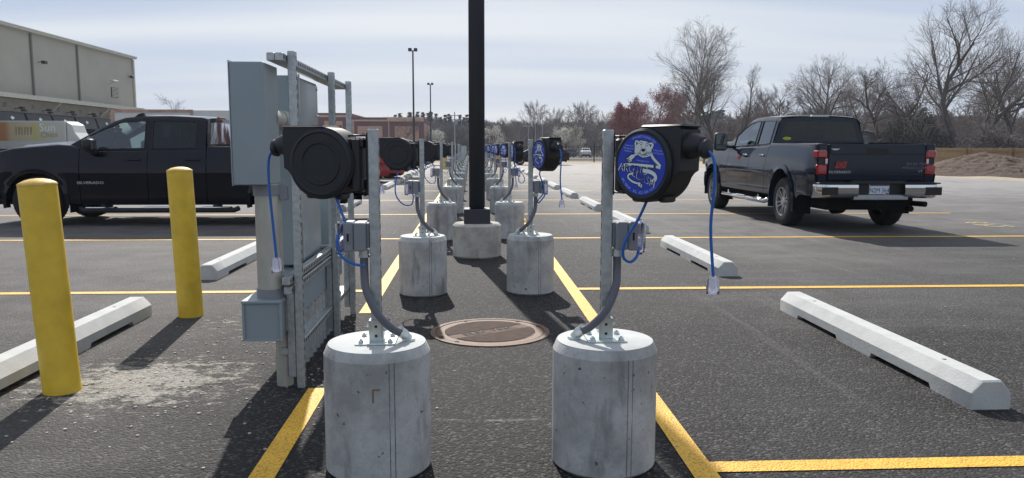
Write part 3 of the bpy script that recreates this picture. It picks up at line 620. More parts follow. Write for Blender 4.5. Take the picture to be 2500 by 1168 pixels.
# ------------------------------------------------------------ bollards
for nm,x,y,h in (('large yellow steel bollard nearest the camera on the left, in spilled cement',-2.19,4.2,1.1),('yellow steel bollard standing behind and right of the nearest one',-2.165,6.08,1.112)):
    t=thing('bollard',nm,'bollard',(x,y,0),group='yellow bollards')
    t.rotation_euler=(0,R(-3.0 if h<1.105 else -1.9),0)
    mb=MB(); mb.lathe([(.097,-.02),(.0925,.008),(.0915,h-.01),(.0905,h)],40,close=True); build('sleeve',mb,'yel',t,smooth=40)
    mb=MB(); mb.lathe([(.093,h),(.094,h+.004),(.088,h+.013),(.06,h+.027),(.03,h+.034),(.0001,h+.036)],40,close=True); build('domed_cap',mb,'yeltop',t,smooth=50)

# ------------------------------------------------------------ switchgear rack
t=thing('equipment_rack','galvanized strut rack of three tall posts beside the yellow bollards, holding grey electrical cabinets','equipment rack',(0,0,0))
X0=-.945
for y in (4.2,5.35,6.08):
    mb=MB(); strut(mb,(X0+.022,y,0),1.79,slots='+x'); build('post',mb,['galv','hole'],t)
    mb=MB(); strut(mb,(X0-.022,y+.01,.06),.56 if y>4.5 else .46,slots='-x'); build('short_post',mb,['galv','hole'],t)
for zc,y0,y1 in ((1.752,4.1,6.12),(.60,4.1,6.12),(.545,4.13,6.12),(.20,4.2,6.1)):
    mb=MB(); strut(mb,(X0-(.022),y0,zc),y1-y0,axis='y'); build('rail',mb,['galv','hole'],t)
    if zc in (1.752,.20):
        mb=MB(); strut(mb,(X0-.064,y0,zc),y1-y0,axis='y'); build('rail',mb,['galv','hole'],t)
mb=MB(); mb.bbox(X0-.262,X0-.09,4.06,4.34,1.105,1.722,.004)
b=build('cabinet',mb,'panel',t); tag(b,'tall narrow cabinet at the camera end')
mb=MB(); mb.bbox(X0-.266,X0-.2615,4.055,4.345,1.10,1.728,.002); build('door',mb,'panelin',b)
mb=MB(); mb.bbox(X0-.30,X0-.075,4.68,5.34,.60,1.71,.004); b=build('cabinet',mb,'panel',t); tag(b,'large cabinet behind the narrow one')
mb=MB(); mb.bbox(X0-.0748,X0-.066,4.70,5.32,.615,1.695,.003); bp=build('back_plate',mb,'panelin',b)
mb=MB()
for y in (4.72,5.3):
    for zc in (.64,.80,1.0,1.5,1.67): mb.cyl((X0-.066,y,zc),(X0-.061,y,zc),.006,seg=8)
for y in (4.73,):
    mb.bbox(X0-.064,X0-.056,y-.01,y+.01,.62,.85,.001); mb.bbox(X0-.064,X0-.056,y-.01,y+.01,1.5,1.72,.001)
build('bolt_strap',mb,'galv',b)
mb=MB(); mb.bbox(X0-.25,X0-.045,5.50,6.0,.62,1.0,.004); b=build('cabinet',mb,'panel',t); tag(b,'small low cabinet at the far end')
mb=MB(); mb.cyl((X0-.125,4.2,.50),(X0-.125,4.2,1.105),.068,seg=28); p_=build('conduit',mb,'pipe',t,smooth=40)
mb=MB(); mb.cyl((X0-.125,4.2,1.045),(X0-.125,4.2,1.10),.075,seg=28); mb.cyl((X0-.125,4.2,.50),(X0-.125,4.2,.55),.074,seg=28); mb.bbox(X0-.06,X0-.02,4.17,4.22,1.02,1.10,.003); build('hub',mb,M['pvc'],p_,smooth=40)
mb=MB(); mb.cyl((X0-.08,4.26,0),(X0-.08,4.26,.31),.044,seg=24); mb.cyl((X0-.08,4.26,.10),(X0-.08,4.26,.16),.05,seg=24); p_=build('conduit',mb,'pipe',t,smooth=40)
mb=MB(); mb.cyl((X0-.13,4.5,1.45),(X0-.13,4.72,1.45),.055,seg=20); mb.cyl((X0-.13,4.3,1.45),(X0-.13,4.5,1.45),.05,seg=20); build('conduit',mb,'pipe',t,smooth=40)
mb=MB(); mb.bbox(X0-.245,X0-.055,4.10,4.36,.29,.49,.003); b=build('pull_box',mb,'panel',t)
mb=MB(); mb.bbox(X0-.255,X0-.045,4.085,4.37,.485,.50,.003); mb.bbox(X0-.252,X0-.24,4.088,4.10,.285,.485,.002); mb.bbox(X0-.06,X0-.048,4.088,4.10,.285,.485,.002); mb.bbox(X0-.24,X0-.06,4.09,4.10,.285,.297,.001); build('flange',mb,'panel',b)
mb=MB(); mb.bbox(X0-.19,X0-.046,4.40,6.02,.33,.575,.004); b=build('wireway',mb,'panel',t)
mb=MB(); mb.bbox(X0-.2,X0-.042,4.38,6.03,.575,.583,.002); build('wireway_lid',mb,'panelin',b)
mb=MB()
for k in range(13):
    y=4.5+k*.115; mb.cyl((X0-.085,y,0),(X0-.085,y,.33),.043,seg=14,caps=False)
build('conduit_bank',mb,'galv',t,smooth=50)

# ------------------------------------------------------------ vehicles
def wheelset(t,x,y,r,w,side,spokes,full=True):
    mb=MB(); c=(x,y,r); s=side
    prof=[(r*.60,-w/2),(r*.72,-w/2-.004),(r*.90,-w/2),(r*.965,-w/2+.02),(r,-w/2+.05),(r,w/2-.05),(r*.965,w/2-.02),(r*.90,w/2),(r*.72,w/2+.004),(r*.60,w/2)]
    mb.lathe(prof,36 if full else 20,'y',c,close=True)
    if full:
        for k in range(48):
            a=2*PI*k/48
            for q in (-.5,.5):
                mb.T=Matrix.Translation(c)@Matrix.Rotation(a+q*.06,4,'Y'); mb.box(-.012,.012,q*w*.42-.03,q*w*.42+.03,r-.004,r+.004)
        mb.T=None
    wh=build('wheel',mb,'tyre',t,smooth=40)
    mb=MB(); yo=s*w/2
    mb.lathe([(r*.60,yo-s*.14),(r*.60,yo+s*.002),(r*.575,yo+s*.002),(r*.56,yo-s*.02),(r*.55,yo-s*.14)],32 if full else 16,'y',c,close=True)
    mb.lathe([(.0001,yo-s*.015),(.055,yo-s*.015),(.065,yo-s*.03),(.085,yo-s*.03),(.09,yo-s*.06)],20,'y',c,close=True)
    for k in range(spokes):
        a=2*PI*k/spokes+.3; mb.T=Matrix.Translation((x,y,r))@Matrix.Rotation(a,4,'Y')
        for o in ((-.026,),(.026,)) if spokes<7 else ((0,),):
            q=o[0]; hw=.014 if spokes<7 else .018
            i=[mb.P(p) for p in ((.06,yo-s*.035,q*.7-hw),(.06,yo-s*.035,q*.7+hw),(r*.57,yo-s*.012,q*1.6+hw),(r*.57,yo-s*.012,q*1.6-hw),(.06,yo-s*.07,q*.7-hw),(.06,yo-s*.07,q*.7+hw),(r*.57,yo-s*.05,q*1.6+hw),(r*.57,yo-s*.05,q*1.6-hw))]
            for f in ((0,1,2,3),(4,7,6,5),(0,3,7,4),(1,5,6,2)): mb.face([i[j] for j in f])
    mb.T=None; mb.k=1
    mb.lathe([(.0001,yo-s*.10),(r*.56,yo-s*.10)],24,'y',c,close=True)
    build('rim',mb,['alu','under'],wh,smooth=30)
    return wh
def lerp_profile(pts,x):
    pts=sorted(pts)
    if x<=pts[0][0]: return pts[0][1]
    for (a,b),(c,d) in zip(pts,pts[1:]):
        if x<=c: return b+(d-b)*(x-a)/(c-a) if c>a else d
    return pts[-1][1]
def vehicle(name,label,cat,loc,rz,P,group=None):
    t=thing(name,label,cat,loc,rz,group); pm=P['paint']; W=P['W']/2; ra=P['arch']; rw=P['rw']; fa,re=P['fx'],P['rx']; det=P.get('detail',True)
    xf,xr=P['front'],P['rear']; zr=P['rocker']
    top=P['top']      # belt/hood/bed rail profile (x,z)
    def zbot(x):
        z=zr
        if x>xf-.42: z=P.get('chin',.42)
        if x<xr+.5: z=P.get('tail',.55)
        for a in (fa,re):
            d=abs(x-a)
            if d<ra: z=max(z,rw+math.sqrt(ra*ra-d*d)*P.get('archk',1.0))
        return z
    def yside(x,z):
        y=W-.085*max(0,(z-.93)/.4)**1.4-.035*max(0,(.62-z)/.35)**1.5
        e=x-(xf-.55); 
        if e>0: y-=.16*(e/.55)**2.2
        e=(xr+.3)-x
        if e>0: y-=.04*(e/.3)**2
        for a in (fa,re):
            d=math.hypot(x-a,z-rw)
            if ra-.001<d<ra+.10: y+=.018*(1-(d-ra)/.10)
        if z>.80 and z<1.0: y+=.012*math.sin((z-.80)/.2*PI)
        return y
    cols=set([xf,xr]); 
    x=xr
    while x<xf: cols.add(round(x,3)); x+=.12
    for a in (fa,re):
        for k in range(0,19): cols.add(round(a+ra*math.cos(PI*k/18)*.9995,4)); 
        cols.add(round(a-ra-.004,4)); cols.add(round(a+ra+.004,4)); cols.add(round(a+ra+.09,4)); cols.add(round(a-ra-.09,4))
    gaps=P.get('gaps',[])
    for g in gaps: cols.add(g-.005); cols.add(g+.005)
    for px_,_ in top: cols.add(px_)
    cols=sorted(cols)
    ts=[0,.06,.15,.27,.4,.52,.63,.73,.82,.90,.96]
    def column(x,s):
        zb,zt=zbot(x),lerp_profile(top,x); pts=[]
        for q in ts:
            z=zb+(zt-.03-zb)*q/.96; pts.append((x,s*yside(x,z),z))
        y=yside(x,zt-.03); pts+= [(x,s*(y-.012),zt-.012),(x,s*(y-.04),zt),(x,s*(y-.075),zt+.003)]
        return pts
    def side_part(x0,x1,s,mb):
        cc=[c for c in cols if x0-1e-6<=c<=x1+1e-6]
        if len(cc)>1: mb.grid([column(c,s) for c in cc])
    bnds=[xr]+sorted(gaps)+[xf]
    doors=P.get('doors',[])
    body=MB()
    for i in range(len(bnds)-1):
        a=bnds[i]+(.005 if i else 0); b=bnds[i+1]-(.005 if i<len(bnds)-2 else 0)
        if i in doors:
            for s in (1,-1):
                mb=MB(); side_part(a,b,s,mb); d=build('door',mb,pm,t,smooth=40)
                if det:
                    hx=a+.20; hz=P['handle']; yy=yside(hx,hz)*s
                    mb=MB(); q0,q1=sorted((yy+s*.012,yy+s*.036)); mb.bbox(hx-.10,hx+.12,q0,q1,hz-.018,hz+.016,.008); q0,q1=sorted((yy-s*.01,yy+s*.014)); mb.box(hx-.095,hx-.07,q0,q1,hz-.012,hz+.01); mb.box(hx+.09,hx+.11,q0,q1,hz-.012,hz+.01)
                    build('handle',mb,P.get('handlemat',pm),d,smooth=40)
        else:
            for s in (1,-1): side_part(a,b,s,body)
    # hood + cowl top
    cx=P['cowl']; hc=[c for c in cols if c>=cx-.25]
    rows=[]
    for c in hc:
        y=yside(c,lerp_profile(top,c)-.03)-.075; zt=lerp_profile(top,c)+.003
        rows.append([(c,y*v,zt+P.get('crown',.045)*(1-v*v)+(.018 if abs(abs(v)-.5)<.12 else 0)*(c<xf-.1)) for v in (1,.9,.75,.6,.5,.35,0,-.35,-.5,-.6,-.75,-.9,-1)])
    body.grid(rows)
    # nose
    yf=yside(xf,.8); last=rows[-1]; body.poly([(p[0],p[1],p[2]) for p in last]+[(xf,-yf,.62),(xf,yf,.62)])
    bed=P.get('bed')
    if bed:
        zt=lerp_profile(top,xr+.3); yr=yside(xr+.3,zt-.03)-.075
        cab=P['cabr']
        for s in (1,-1):
            body.poly([(xr,s*yr,zt+.003),(cab,s*yr,zt+.003),(cab,s*(yr-.04),zt),(xr,s*(yr-.04),zt)])
            body.poly([(xr,s*(yr-.04),zt),(cab,s*(yr-.04),zt),(cab,s*(yr-.04),.85),(xr,s*(yr-.04),.85)])
        body.poly([(xr,-yr+.04,.85),(xr,yr-.04,.85),(cab,yr-.04,.85),(cab,-yr+.04,.85)]); body.poly([(cab,-yr,.85),(cab,yr,.85),(cab,yr,lerp_profile(top,cab)),(cab,-yr,lerp_profile(top,cab))])
    # rear end skin
    yb=yside(xr,1.0)
    if bed:
        body.poly([(xr,yb-.0,.60),(xr,-yb,.60),(xr,-yb,.80),(xr,yb,.80)])
    else:
        zt=lerp_profile(top,xr); body.poly([(xr,yb,.50),(xr,-yb,.50),(xr,-yb,zt),(xr,yb,zt)])
    for s in (1,-1): q=sorted((s*(W-.12),s*(W-.28))); body.box(re+ra-.02,fa-ra+.02,q[0],q[1],zr-.02,zr+.10)
    B=build('body',body,pm,t,smooth=40)
    # wheel arch flares
    if P.get('flare'):
        for a in (fa,re):
            for s in (1,-1):
                mb=MB(); A_=[];B_=[]
                for k in range(0,25):
                    an=R(-12+204*k/24); 
                    for rr_,dd,l in ((ra-.005,.0,A_),(ra+.055,.006,B_)):
                        xx=a+rr_*math.cos(an); zc=rw+rr_*math.sin(an)*P.get('archk',1); l.append((xx,s*(yside(min(max(xx,xr),xf),max(zc,.6))+.016-dd*.3),zc))
                mb.grid([A_,B_]); mb.grid([[(p[0],p[1]-s*.12,p[2]) for p in A_],A_]); build('wheel_arch_trim',mb,P.get('flaremat',pm),t,smooth=50)
    # underbody and liners
    mb=MB(); mb.box(xr+.15,xf-.12,-W+.30,W-.30,.34 if bed else .26,.84)
    for a,b in ((xr+.06,re-ra-.02),(re+ra+.02,fa-ra-.02),(fa+ra+.02,xf-.15)):
        for s in (1,-1): q=sorted((s*(W-.085),s*(W-.31))); mb.box(a,b,q[0],q[1],max(zbot((a+b)/2)+.015,.3),1.0)
    for a in (fa,re):
        for s in (1,-1):
            q=sorted((s*(W-.06),s*(W-.30)))
            A_=[(a+(ra+.012)*math.cos(PI*k/14),rw+(ra+.012)*math.sin(PI*k/14)) for k in range(15)]
            mb.grid([[(u,q[0],v) for u,v in A_],[(u,q[1],v) for u,v in A_]])
    if bed:
        mb.cyl((re,-W+.3,rw-.02),(re,W-.3,rw-.02),.06,seg=10); mb.lathe([(.05,-.2),(.16,-.08),(.17,.08),(.05,.2)],14,'y',(re,0,rw-.04)); mb.bbox(xr+.3,xr+.9,-.45,.5,.36,.6,.06)
        mb.cyl((xr+.05,-W+.35,.36),(xr+.9,-W+.35,.40),.045,seg=12)
    build('underbody',mb,'under',t)
    for a in (fa,re):
        for s in (1,-1): wheelset(t,a,s*(W-.145),rw,.27 if bed else .22,s,P.get('spokes',6),det)
    # greenhouse
    g=P['green']; zbz=[lerp_profile(top,x)+.002 for x,_ in g]; gx0,gx1=g[0][0],g[-1][0]
    def ztop(x): return lerp_profile(g,x)
    belt=lambda x:lerp_profile(top,x)+.002
    def yg(x,z):
        zb=belt(x); y=yside(x,zb-.03)-.055-(z-zb)*P.get('tumble',.30)
        e=x-P['cowl']+.55
        if e>0: y-=.03*(e/.55)**2
        return y
    wins=P['wins']; gc=set([gx0,gx1]); x=gx0
    while x<gx1: gc.add(round(x,3)); x+=.1
    for a,b in wins: gc.add(a); gc.add(b)
    for q,_ in g: gc.add(q)
    gc=sorted(gc); sh=MB(); t0,t1=.05,.86
    inwin=lambda x:[i for i,(a,b) in enumerate(wins) if a-1e-6<=x<=b+1e-6]
    def gp(x,tt,s,off=0):
        zb,zt=belt(x),ztop(x); z=zb+(zt-zb)*tt
        r=0 if tt<.9 else (tt-.9)*.35*min(1,(zt-zb)/.3)
        return (x,s*(yg(x,z)-r+off),z)
    for s in (1,-1):
        for a,b in zip(gc,gc[1:]):
            m_=(a+b)/2; tt=[0,t0,t1,.93,1]
            for q in range(4):
                if q==1 and inwin(m_): continue
                sh.poly([gp(a,tt[q],s),gp(b,tt[q],s),gp(b,tt[q+1],s),gp(a,tt[q+1],s)])
        for i,(a,b) in enumerate(wins):
            mb=MB(); cc=[c for c in gc if a-1e-6<=c<=b+1e-6]; mb.grid([[gp(c,t0,s,-.006),gp(c,.45,s,-.006),gp(c,t1,s,-.006)] for c in cc])
            build('side_window',mb,P['glass'][i],t,smooth=50)
    # roof, windshield, rear glass
    ws0=P['wsx'][0]; ws1=gx1
    def across(x,n=9,zoff=0,lift=0,inset=0):
        zt=ztop(x); o=[]; yy=abs(gp(x,1,1)[1])-inset
        for k in range(n):
            v=1-2*k/(n-1); o.append((x+P.get('bow',.0)*0,yy*v,zt+zoff+.035*(1-v*v)*lift))
        return o
    rc=[c for c in gc if P['rgx'][1]-1e-6<=c<=ws0+1e-6]; rows=[across(c,11,0,1) for c in rc]; sh.grid(rows)
    wc=[c for c in gc if c>=ws0-1e-6]
    if len(wc)>1:
        sh.grid([[ (x_,y_,z_) for x_,y_,z_ in across(c,11,0,1-(c-ws0)/(ws1-ws0)*.3)][:2] for c in wc]); sh.grid([across(c,11,0,1-(c-ws0)/(ws1-ws0)*.3)[-2:] for c in wc])
        mb=MB(); mb.grid([across(c,11,-.004,1-(c-ws0)/(ws1-ws0)*.3)[1:-1] for c in wc]); build('windshield',mb,'glight',t,smooth=60)
    # rear face
    r0,r1=P['rgx']; zt=ztop(r1); zb=belt(r0)-.0
    yt=abs(gp(r1,1,1)[1]); yb2=abs(gp(r0,0,1)[1])
    def RF(u,v): # u -1..1, v 0..1
        y=(yb2+(yt-yb2)*v)*u; return (r0+(r1-r0)*v-.02*(1-u*u),y,zb+(zt+.035*(1-u*u)-zb)*v)
    us=[-1,-.86,-.5,0,.5,.86,1]; vs=[0,.08,.45,.84,1]
    for i in range(6):
        for j in range(4):
            if 1<=i<=4 and j in (1,2): continue
            sh.poly([RF(us[i],vs[j]),RF(us[i+1],vs[j]),RF(us[i+1],vs[j+1]),RF(us[i],vs[j+1])])
    mb=MB(); mb.grid([[RF(u,v) for v in vs[1:4]] for u in us[1:6]])
    gl=build('rear_window',mb,P['glass'][-1],t,smooth=60)
    build('cab',sh,pm,t,smooth=40)
    if P.get('sticker'):
        mb=MB(); q=RF(.74,.17); mb.poly([(q[0]-.012,q[1]+.075*math.cos(k*.4),q[2]+.026*math.sin(k*.4)) for k in range(16)]); mb.k=1; text(mb,'LINE-X',.03,(q[0]-.014,q[1],q[2]-.01),(0,-1,0),(0,0,1)); build('sticker',mb,['stick','ink'],gl)
    # black trims round the windows
    mb=MB()
    for s in (1,-1):
        for a,b in wins:
            cc=[c for c in gc if a-1e-6<=c<=b+1e-6]
            mb.tube([gp(c,t0,s,.004) for c in cc],.009,5); mb.tube([gp(c,t1,s,.002) for c in cc],.007,5)
            for c in (a,b):
                if ztop(c)-belt(c)>.06: mb.tube([gp(c,t0,s,.002),gp(c,t1,s,.002)],.009 if det else .015,5)
    if P.get('wins_trim',True): build('window_trim',mb,'trim',t)
    # interior
    mb=MB(); zc=belt(0)
    if det:
        for sx in P['seats']:
            for s in (1,-1):
                mb.bbox(sx-.08,sx+.10,s*.38-.24,s*.38+.24,.75,zc+.26,.06); mb.bbox(sx-.06,sx+.04,s*.38-.13,s*.38+.13,zc+.25,zc+.46,.05); mb.bbox(sx-.05,sx+.5,s*.38-.25,s*.38+.25,.7,.92,.05)
        dx=P['cowl']-.30; mb.bbox(dx-.15,dx+.25,-W+.22,W-.22,.8,zc+.015,.06)
        sxw=dx-.28; ring=[(sxw+.06*math.cos(a_)*.5,.38+.18*math.sin(a_),zc-.03+.17*math.cos(a_)) for a_ in [2*PI*k/20 for k in range(21)]]
        mb.tube(ring,.014,6); mb.box(sxw-.02,sxw+.16,.36,.40,zc-.06,zc-.02); mb.box(sxw-.01,sxw+.01,.22,.54,zc-.05,zc-.02)
        mb.bbox(dx-.12,dx-.08,-.14,.14,zc+.32,zc+.40,.02)
    else: mb.box(g[1][0],P['cowl']-.4,-W+.3,W-.3,.6,zc+.12)
    build('interior',mb,'seat',t)
    return t,yside,belt,gp,RF
# --- pickup parameters (front +x)
PK1=dict(W=2.0,arch=.475,rw=.405,fx=1.94,rx=-1.945,front=2.84,rear=-3.12,rocker=.36,paint='tblack',
  top=[(-3.12,1.30),(-.78,1.30),(-.775,1.255),(-.5,1.245),(1.05,1.225),(1.40,1.315),(1.6,1.325),(2.3,1.265),(2.7,1.17),(2.84,1.08)],
  gaps=[-.78,.16,1.24],doors=[1,2],handle=1.09,cowl=1.42,crown=.05,bed=True,cabr=-.78,
  green=[(-.75,1.75),(-.65,1.775),(-.15,1.80),(.25,1.795),(.58,1.765),(.74,1.71),(.96,1.60),(1.21,1.45),(1.43,1.318)],
  wins=[(-.59,.11),(.23,1.18)],glass=['gdark','glight','grear'],wsx=(.74,1.43),rgx=(-.78,-.75),seats=[.2,-.5],spokes=5,flare=True)
T1,ys1,belt1,gp1,RF1=vehicle('pickup_truck','glossy black crew cab pickup seen from its side behind the yellow bollards','pickup truck',(-5.10,14.1,0),PI,PK1)
PK2=dict(PK1); PK2.update(W=1.95,rw=.40,arch=.49,fx=1.885,rx=-1.885,front=2.8,rear=-3.08,rocker=.50,archk=1.14,tail=.56,chin=.5,paint='tnavy',
  top=[(-3.08,1.365),(-1.08,1.385),(-1.075,1.36),(-.8,1.335),(.85,1.30),(1.25,1.40),(1.5,1.41),(2.3,1.37),(2.65,1.27),(2.8,1.18)],
  gaps=[-1.08,-.23,.98],doors=[1,2],handle=1.165,handlemat='chrome',cowl=1.28,cabr=-1.08,
  green=[(-1.05,1.80),(-.9,1.845),(-.3,1.865),(.10,1.86),(.35,1.82),(.55,1.75),(.85,1.60),(1.05,1.50),(1.29,1.395)],
  wins=[(-.93,-.32),(-.20,.93)],glass=['gmid','glight','gdark'],wsx=(.45,1.29),rgx=(-1.09,-1.03),seats=[-.05,-.75],spokes=6,flaremat='tnavy',sticker=True,tumble=.27)
T2,ys2,belt2,gp2,RF2=vehicle('pickup_truck','dark navy heavy duty pickup with tailgate toward the camera, parked at right','pickup truck',(6.17,14.8,0),PI/2,PK2)
def pickup_extras(t,P,ys,step_mat,big_mirror,badge,bx,bz):
    xr,xf=P['rear'],P['front']; W=P['W']/2
    # tailgate
    zt=lerp_profile(P['top'],xr); hw=W-.22
    mb=MB(); mb.bbox(xr-.03,xr+.03,-hw,hw,.80,zt-.01,.012); mb.bbox(xr-.045,xr-.028,-hw+.02,hw-.02,1.20,zt-.01,.006); mb.bbox(xr-.038,xr-.02,-hw+.03,hw-.03,.87,.90,.004)
    tg=build('tailgate',mb,P['paint'],t,smooth=30)
    mb=MB(); mb.bbox(xr-.05,xr-.0445,-.17,.17,zt-.14,zt-.07,.003); build('handle',mb,'trim',tg)
    # corner posts
    mb=MB()
    for s in (1,-1): q=sorted((s*(hw+.006),s*(ys(xr,1.)-.01))); mb.bbox(xr-.02,xr+.1,q[0],q[1],.72,zt-.002,.015)
    build('bed_corner',mb,P['paint'],t,smooth=30)
    for s in (1,-1):
        a,b=sorted((s*(hw+.012),s*(ys(xr,1.)+.004)))
        mb=MB(); c_=s*(hw+.055) ; a2,b2=sorted((s*(hw+.012),c_)); mb.bbox(xr-.04,xr+.14,a,b,1.14,zt-.10,.02); mb.bbox(xr-.04,xr+.11,a,b,.885,1.05,.02); mb.bbox(xr-.038,xr+.02,a2,b2,1.04,1.15,.004); mb.k=1; mb.bbox(xr-.0445,xr+.0,a2+.004,b2-.004,1.06,1.13,.004); build('tail_light',mb,['lamp','lampw'],t,smooth=30)
    # bumper
    mb=MB(); bz0,bz1=.54,.755
    prof=[(bz0,.0),(bz0+.03,.05),(bz0+.1,.07),(bz1-.01,.06),(bz1,.0)]
    for y0,y1 in ((-W,-.36),(.36,W)):
        cols=[]
        for k in range(9):
            y=y0+(y1-y0)*k/8; e=max(0,abs(y)-(W-.22))/.22; xb=xr-.16+.20*e**2.2
            cols.append([(xb+.05,y,bz1)]+[(xb-d,y,z_) for z_,d in prof[::-1]]+[(xb+.05,y,bz0)])
        mb.grid(cols)
    cols=[[(xr-.11,y,bz0+.055),(xr-.19,y,bz0+.052),(xr-.203,y,bz0+.035),(xr-.204,y,bz0-.02),(xr-.1,y,bz0-.022)] for y in (-.42,0,.42)]; mb.k=1; mb.grid(cols); mb.k=0
    bp=build('rear_bumper',mb,['chrome','stepc'],t,smooth=40)
    mb=MB(); mb.bbox(xr-.13,xr+.0,-.42,.42,bz0+.02,.80,.01); mb.bbox(xr-.17,xr+.02,-W+.03,W-.03,bz1+.001,bz1+.02,.006)
    mb.bbox(xr-.12,xr+.02,-W+.2,W-.2,.57,.74,.01)
    for s in (1,-1): a,b=sorted((s*(W-.30),s*(W-.05))); mb.bbox(xr-.236,xr-.2205,a,b,bz0+.05,bz1-.045,.004)
    build('bumper_pad',mb,'trim',bp)
    mb=MB(); mb.bbox(xr-.145,xr-.132,-.155,.155,.595,.755,.003); mb.T=None
    pt=build('license_plate',mb,'plate',t); mb=MB(); x_=xr-.1465; mb.poly([(x_,.15,.727),(x_,-.15,.727),(x_,-.15,.752),(x_,.15,.752)]); mb.poly([(x_,.15,.598),(x_,-.07,.598),(x_,-.07,.604),(x_,.15,.604)]); 
    text(mb,'N2M 364',.098,(x_-.001,0,.625),(0,-1,0),(0,0,1),.82); mb.k=1; text(mb,'Wild, Wonderful',.022,(x_-.002,0,.733),(0,-1,0),(0,0,1)); mb.poly([(x_-.002,-.10,.60),(x_-.002,-.145,.60),(x_-.002,-.145,.62),(x_-.002,-.10,.62)])
    build('plate_lettering',mb,['plateblue','decalred'],pt,fix=False)
    mb=MB(); mb.bbox(xr-.14,xr+.2,-.05,.05,.44,.53,.01); mb.cyl((xr-.17,.0,.47),(xr-.1,.0,.47),.035,seg=8); mb.cyl((xr-.08,-.09,.42),(xr-.08,-.09,.5),.02,seg=8); build('tow_hitch',mb,'under',t)
    mb=MB(); mb.cyl((xr+.25,-W+.32,.44),(xr-.05,-W+.18,.44),.042,seg=14); build('exhaust_tip',mb,'under',t,smooth=40)
    # front bumper
    mb=MB(); cols=[]
    for k in range(13):
        y=-W+2*W*k/12; e=max(0,abs(y)-(W-.45))/.45; xb=xf+.07-.38*e**2
        cols.append([(xb-.1,y,.78),(xb,y,.76),(xb+.03,y,.6),(xb,y,.46),(xb-.1,y,.44)])
    mb.grid(cols); build('front_bumper',mb,'chrome',t,smooth=50)
    for s in (1,-1): 
        a,b=sorted((s*(W-.42),s*(W-.10))); mb=MB(); mb.bbox(xf-.32,xf+.012,a,b,.86,1.03,.02); build('headlight',mb,'lampw',t)
    mb=MB(); mb.bbox(xf-.05,xf+.03,-.55,.55,.72,1.06,.02); build('grille',mb,'trim',t)
    # side steps
    for s in (1,-1):
        y=s*(W-.0); z_=.26 if not big_mirror else .36; x0,x1=P['rx']+P['arch']+.22,P['fx']-P['arch']-.22
        mb=MB(); mb.tube([(x0-.02,y-s*.06,z_+.03),(x0+.04,y,z_),(x1-.04,y,z_),(x1+.02,y-s*.06,z_+.03)],.042,12)
        for q in (x0+.35,x1-.35): a,b=sorted((y,s*(W-.3))); mb.box(q-.03,q+.03,a,b,z_-.02,z_+.1)
        st=build('side_step',mb,step_mat,t,smooth=50)
        mb=MB()
        for q in (x0+.32,(x0+x1)/2,x1-.32): a,b=sorted((y-s*.08,y+s*.055)); mb.bbox(q-.24,q+.24,a,b,z_+.032,z_+.056,.012)
        build('step_pad',mb,'chrome',st,smooth=30)
    # mirrors
    for s in (1,-1):
        mx_=P['cowl']-.42; zb=belt1(mx_) if not big_mirror else belt2(mx_); yb=ys(mx_,zb-.1)*s
        mb=MB()
        if big_mirror:
            a,b=sorted((yb+s*.10,yb+s*.36)); mb.bbox(mx_-.07,mx_+.07,a,b,zb-.07,zb+.29,.035); a,b=sorted((yb-s*.08,yb+s*.14)); mb.bbox(mx_-.04,mx_+.05,a,b,zb-.02,zb+.04,.015)
        else:
            a,b=sorted((yb+s*.06,yb+s*.26)); mb.bbox(mx_-.08,mx_+.08,a,b,zb-.01,zb+.19,.035); a,b=sorted((yb-s*.06,yb+s*.1)); mb.bbox(mx_-.05,mx_+.05,a,b,zb-.06,zb+.03,.015)
        mr=build('side_mirror',mb,'trim',t,smooth=50)
        mb=MB(); 
        if big_mirror: a,b=sorted((yb+s*.125,yb+s*.335)); mb.bbox(mx_-.074,mx_-.0705,a,b,zb-.04,zb+.26,.001)
        else: a,b=sorted((yb+s*.08,yb+s*.24)); mb.bbox(mx_-.084,mx_-.0805,a,b,zb+.01,zb+.17,.001)
        build('mirror_glass',mb,'mirror',mr)
    mb=MB()
    for s in (1,-1):
        yy=s*(ys(bx,bz)+.006); text(mb,badge,.062,(bx,yy,bz),(-s,0,0),(0,0,1),1.35)
    build('badge',mb,'badge',t)
    # fuel door, mud flaps
    mb=MB()
    for s in (1,-1): a,b=sorted((s*(W-.03),s*(W-.28))); mb.bbox(P['fx']-P['arch']-.05,P['fx']-P['arch']-.03,a,b,.22,.50,.004); mb.bbox(P['rx']-P['arch']-.05,P['rx']-P['arch']-.03,a,b,.24,.55,.004)
    build('mud_flap',mb,'under',t)
pickup_extras(T1,PK1,ys1,'trim',False,'SILVERADO',1.07,.69)
pickup_extras(T2,PK2,ys2,'chrome',True,'2500HD',.78,.94)
# brake lamp, antenna
for T_,P_,zz_ in ((T1,PK1,1.775),(T2,PK2,1.845)):
    mb=MB(); mb.bbox(P_['cabr']-.0,P_['cabr']+.06,-.16,.16,zz_-.012,zz_+.028,.008); build('brake_light',mb,'lamp' if T_ is T1 else 'pale',T_,smooth=30)
mb=MB(); mb.prism([(.54,1.815),(.72,1.80),(.64,1.86),(.56,1.875)],-.03,.03,'y'); build('roof_antenna',mb,'trim',T1)
xr=PK2['rear']-.0465
mb=MB(); text(mb,'SILVERADO',.052,(xr,.58,.915),(0,-1,0),(0,0,1),1.3); text(mb,'LT',.045,(xr,-.68,.93),(0,-1,0),(0,0,1),1.3); 
mb.T=None
mb.poly([(xr-.002,.73,1.285),(xr-.002,.59,1.285),(xr-.002,.62,1.268),(xr-.002,.65,1.262),(xr-.002,.67,1.262),(xr-.002,.70,1.268)]); build('tailgate_badge',mb,'badge',T2)
